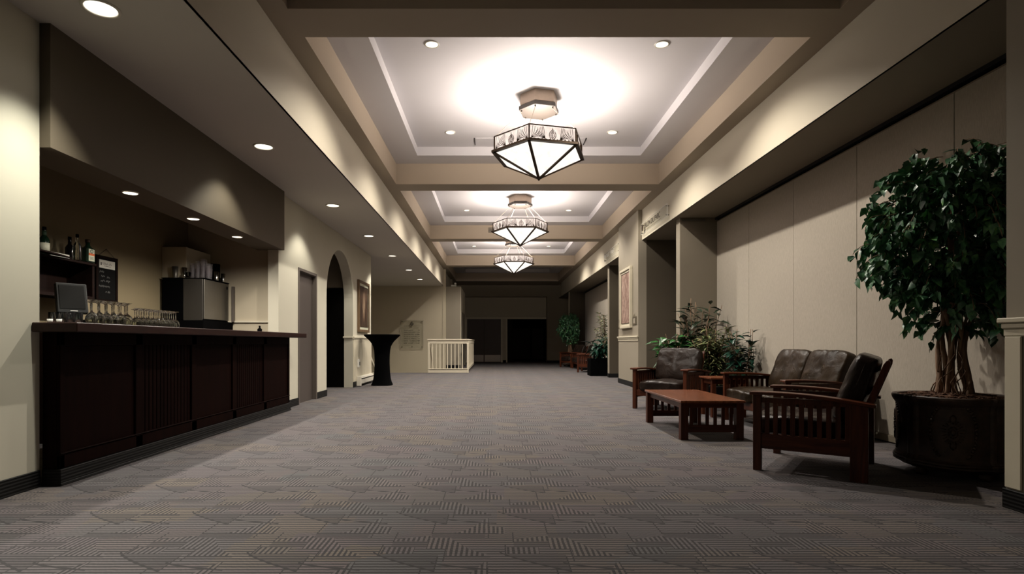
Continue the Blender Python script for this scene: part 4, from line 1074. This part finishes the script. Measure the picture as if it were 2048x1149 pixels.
def salon_sign(y0, y1, z0, z1, words, label, ink='bronze', x=XFR - .045):
    t = thing('acrylic_sign', label, 'sign', (x, (y0 + y1) / 2, (z0 + z1) / 2), 0, 'acrylic room signs'); a, c = (y1 - y0) / 2, (z1 - z0) / 2
    MB().box(-.004, .004, -a, a, -c, c).build('acrylic_panel', 'acrylic', t)
    m = MB()
    for e in (-a, a - .006): m.box(-.0045, .0045, e, e + .006, -c, c)
    m.box(-.0045, .0045, -a, a, c - .004, c); m.box(-.0045, .0045, -a, a, -c, -c + .004); m.build('polished_edge', 'white_plastic', t)
    for sy in (-1, 1):
        for sz in (-1, 1):
            m = MB(); m.tube([(-.012, sy * (a - .05), sz * (c - .03)), (.045, sy * (a - .05), sz * (c - .03))], .009, 10); m.build('standoff', 'steel', t)
    m = MB(); m.lathe([(.030, 0), (.062, 0), (.062, .004), (.030, .004)], 28); e = m.build('emblem', ink, t, loc=(-.005, a - .12, .01)); e.rotation_euler.y = -PI / 2
    m = MB(); m.box(-.009, -.005, a - .135, a - .105, -.02, .04); m.build('emblem_centre', ink, t)
    if words: text(words, .15, ink, t, (-.006, a - .26, .015), (PI / 2, 0, -PI / 2), 'sign_lettering', ext=.002, sx=.92)
    else:
        m = MB(); strokes(m, [(.26, .74, -.035, .065), (.84, 1.30, -.035, .065)], lambda m, p0, p1, z0, z1: m.box(-.008, -.004, a - p1, a - p0, z0, z1), 9, .085, .014); m.build('sign_lettering', ink, t)
    m = MB(); m.box(-.006, -.0045, -a + .35, a - .26, -.075, -.070); m.build('underline', ink, t)
    return t
salon_sign(9.76, 11.50, 3.14, 3.36, 'SALON DU PARC', 'clear acrylic room sign with dark lettering over the near doorway alcove')
salon_sign(13.55, 15.35, 3.14, 3.36, '', 'clear acrylic room sign with pale lettering beyond the pillar', 'white_plastic')
t = thing('directory_sign', 'clear acrylic directory with arrows on the wall by the stair railing', 'sign', (-3.06, 20.95, 1.27))
MB().box(-.42, .42, -.004, .004, -.52, .52).build('acrylic_panel', 'acrylic', t)
m = MB()
for q in ((-.42, -.412, -.52, .52), (.412, .42, -.52, .52), (-.42, .42, -.52, -.512), (-.42, .42, .512, .52)): m.box(q[0], q[1], -.005, .005, q[2], q[3])
m.build('polished_edge', 'taupe_paint', t)
for sx in (-.37, 0, .37):
    for sz in (-.47, .47): m = MB(); m.tube([(sx, -.015, sz), (sx, .05, sz)], .013, 8); m.build('standoff', 'bronze', t)
m = MB(); m.lathe([(.022, 0), (.058, 0), (.058, .004), (.022, .004)], 24); e = m.build('emblem', 'ink', t, loc=(0, -.005, .375)); e.rotation_euler.x = PI / 2
m = MB(); m.box(-.30, .28, -.006, -.005, .288, .300); m.build('heading_line', 'plaque_metal', t)
rows = [(175, [(145, 375), (405, 700)]), (300, [(145, 375), (410, 800)]), (422, [(145, 375), (400, 530), (560, 730), (775, 1000)]), (545, [(150, 250), (300, 375), (420, 520), (565, 920)]),
        (663, [(150, 375), (415, 500), (565, 875)]), (785, [(145, 380), (460, 575), (600, 1055)]), (915, [(145, 350), (400, 475), (520, 690)])]
for i, (zy, ws) in enumerate(rows):
    z = .95 - (zy / 28.73 + 655 - 686) * .01854 - 1.27; fx_ = lambda q: (q / 28.73 + 803 - 989) * .01854 + 3.06
    m = MB(); strokes(m, [(fx_(p), fx_(r), z - .020, z + .020) for p, r in ws], lambda m, p0, p1, z0, z1: m.box(p0, p1, -.008, -.005, z0, z1), i, .030, .009); m.build('sign_lettering', 'ink', t)
    m = MB(); m.prism([(.25, -.008, z - .024), (.285, -.008, z), (.25, -.008, z + .024)], (0, .003, 0)); m.build('arrow', 'ink', t)

t = thing('cocktail_table', 'tall round cocktail table in a tight black stretch cover', 'table', (-2.51, 12.62, 0))
prof = [(.400, 1.13), (.400, 1.112), (.375, 1.085), (.325, 1.04), (.27, .985), (.225, .925), (.195, .86), (.178, .78), (.170, .68), (.166, .56), (.168, .45), (.173, .34), (.182, .24), (.197, .14), (.218, .07), (.245, .012)]
m = MB(); N = 64; rings = []
for r, z in prof:
    lobe = max(0, (.35 - z) / .35) * .05
    rings.append([m.b.verts.new(((r * (1 + lobe * math.cos(4 * (2 * PI * i / N) - PI))) * math.cos(2 * PI * i / N), (r * (1 + lobe * math.cos(4 * (2 * PI * i / N) - PI))) * math.sin(2 * PI * i / N), z)) for i in range(N)])
for a, c in zip(rings, rings[1:]):
    for i in range(N): m.b.faces.new((a[i], a[(i + 1) % N], c[(i + 1) % N], c[i]))
m.build('stretch_cover', 'black', t, smooth=True)
MB().lathe([(0, 1.134), (.392, 1.134), (.400, 1.130), (.40, 1.118)], 64).build('table_top', 'black', t, smooth=False)
for k in range(4): a = PI / 2 * k + PI / 4; MB().lathe([(0, 0), (.022, 0), (.022, .03), (0, .03)], 10, (.21 * math.cos(a), .21 * math.sin(a), 0)).build('foot', 'black', t)

t = thing('baseboard_heater', 'white electric baseboard heater at the foot of the left wainscot', 'heater', (-2.987, 12.98, .03))
m = MB(); m.prism([(0, -.72, 0), (.075, -.72, .0), (.085, -.72, .03), (.085, -.72, .11), (.045, -.72, .175), (0, -.72, .185)], (0, 1.44, 0)); m.build('casing', 'white_metal', t, bevel=.004)
m = MB(); m.box(.06, .088, -.62, .62, .125, .138); m.box(.07, .088, -.62, .62, .008, .02); m.build('air_slot', 'black', t)
for s in (-1, 1): m = MB(); m.box(0, .092, s * .70 - .04, s * .70 + .02, -.02, .19); m.build('end_cap', 'white_metal', t, bevel=.004)
t = thing('wall_thermostat', 'small white switch on the wainscot above the heater', 'switch', (-2.988, 12.36, .50)); MB().box(0, .03, -.05, .05, -.09, .09).build('cover', 'white_plastic', t, bevel=.004); MB().box(.03, .04, .02, .045, -.05, .03).build('dial', 'black', t)
# grilles
t = thing('air_grille', 'dark slotted air grille on the beam behind the middle lamp', 'vent', (.55, 14.795, 3.895)); m = MB()
for i in range(4): m.box(-.71, .60, -.012, .012, -.055 + i * .035, -.040 + i * .035)
m.build('slots', 'black_metal', t); MB().box(-.71, .60, .008, .014, -.065, .075).build('plate', 'tan_paint', t)
t = thing('ceiling_diffuser', 'flat white ceiling air diffuser behind the nearest lamp', 'vent', (.565, 9.04, ZT - .001)); m = MB()
m.box(-.87, .87, -.15, .15, -.006, 0); m.build('plate', 'white_ceiling', t); m = MB(); m.box(-.885, -.872, -.15, .15, -.01, 0); m.box(.872, .885, -.15, .15, -.01, 0); m.build('end_slot', 'black_metal', t)
# stair railing
t = thing('stair_railing', 'cream painted wooden railing round the stairwell opening', 'railing', (-1.45, 17.79, 0))
m = MB(); m.box(-.66, .66, -.07, .05, 1.035, 1.062); m.box(-.64, .64, -.04, .0, .92, 1.03); m.box(.60, .66, .05, 4.7, 1.035, 1.062); m.box(.60, .64, .0, 4.68, .92, 1.03); m.build('top_rail', 'rail_white', t, bevel=.005)
m = MB(); m.box(-.64, .64, -.035, 0, .0, .12); m.box(-.64, .64, -.05, .01, .115, .14); m.box(.60, .635, 0, 4.68, .09, .17); m.build('bottom_rail', 'rail_white', t, bevel=.004)
for x in (-.615, .61): m = MB(); m.box(x - .03, x + .03, -.045, .015, 0, .93); m.build('post', 'rail_white', t, bevel=.004)
bal = None
for i in range(9):
    if bal is None: bal = MB().box(-.014, .014, -.014, .014, .13, .93).build('baluster', 'rail_white', t, bevel=.002)
    else: bal = bal.copy(); COL.objects.link(bal)
    bal.location = (-.50 + i * .118, -.017, 0)
for i in range(24): bal = bal.copy(); COL.objects.link(bal); bal.location = (.618, .18 + i * .19, 0)
for x, lab in ((-2.42, 'left slanted cream handrail going down the stairs beside the cocktail table'), (-.0, 'right slanted cream handrail behind the railing')):
    pass
t = thing('handrail', 'slanted cream handrail going down the stairs right of the cocktail table', 'handrail', (-3.93, 17.95, 0)); m = MB(); m.prism([(-.02, 0, .42), (-.02, 0, .52), (-.02, 1.2, -.20), (-.02, 1.2, -.30)], (.04, 0, 0)); m.build('rail', 'rail_white', t, bevel=.004)
t = thing('handrail', 'slanted cream handrail just inside the left post of the stair railing', 'handrail', (-2.04, 17.92, 0)); m = MB(); m.prism([(-.02, 0, .82), (-.02, 0, .90), (-.02, .9, -.02), (-.02, .9, -.10)], (.04, 0, 0)); m.build('rail', 'rail_white', t, bevel=.004)
t = thing('emergency_light', 'small white emergency lamp on top of the tall box by the stairs', 'lamp', (-1.53, 21.25, 3.052)); MB().box(-.10, .10, -.05, .05, 0, .07).build('housing', 'white_plastic', t, bevel=.01); m = MB(); ell(m, (.06, -.04, .11), (.045, .045, .045), sub=2); m.build('lamp_head', 'white_plastic', t, smooth=True)

# ------------------------------------------------------------------ camera, world, colour
cam = bpy.data.cameras.new('camera'); co = bpy.data.objects.new('camera', cam); COL.objects.link(co)
cam.sensor_width = 36; cam.lens = 1130 / 2048 * 36; cam.shift_x = (1024 - 989) / 2048; cam.shift_y = (686 - 574.5) / 2048
cam.clip_start = .05; co.location = (0, 0, .95); co.rotation_euler = (PI / 2, 0, 0); scene.camera = co
w = bpy.data.worlds.new('world'); scene.world = w; w.use_nodes = True
w.node_tree.nodes['Background'].inputs[0].default_value = (.5, .5, .55, 1); w.node_tree.nodes['Background'].inputs[1].default_value = 0.0
vs = scene.view_settings; vs.view_transform = 'Standard'; vs.look = 'None'; vs.gamma = 1; vs.exposure = 0.4
scene.cycles.use_denoising = True; scene.cycles.max_bounces = 12; scene.cycles.diffuse_bounces = 2; scene.cycles.transmission_bounces = 12; scene.cycles.transparent_max_bounces = 24; scene.cycles.sample_clamp_indirect = 4
scene.cycles.caustics_reflective = False; scene.cycles.caustics_refractive = False
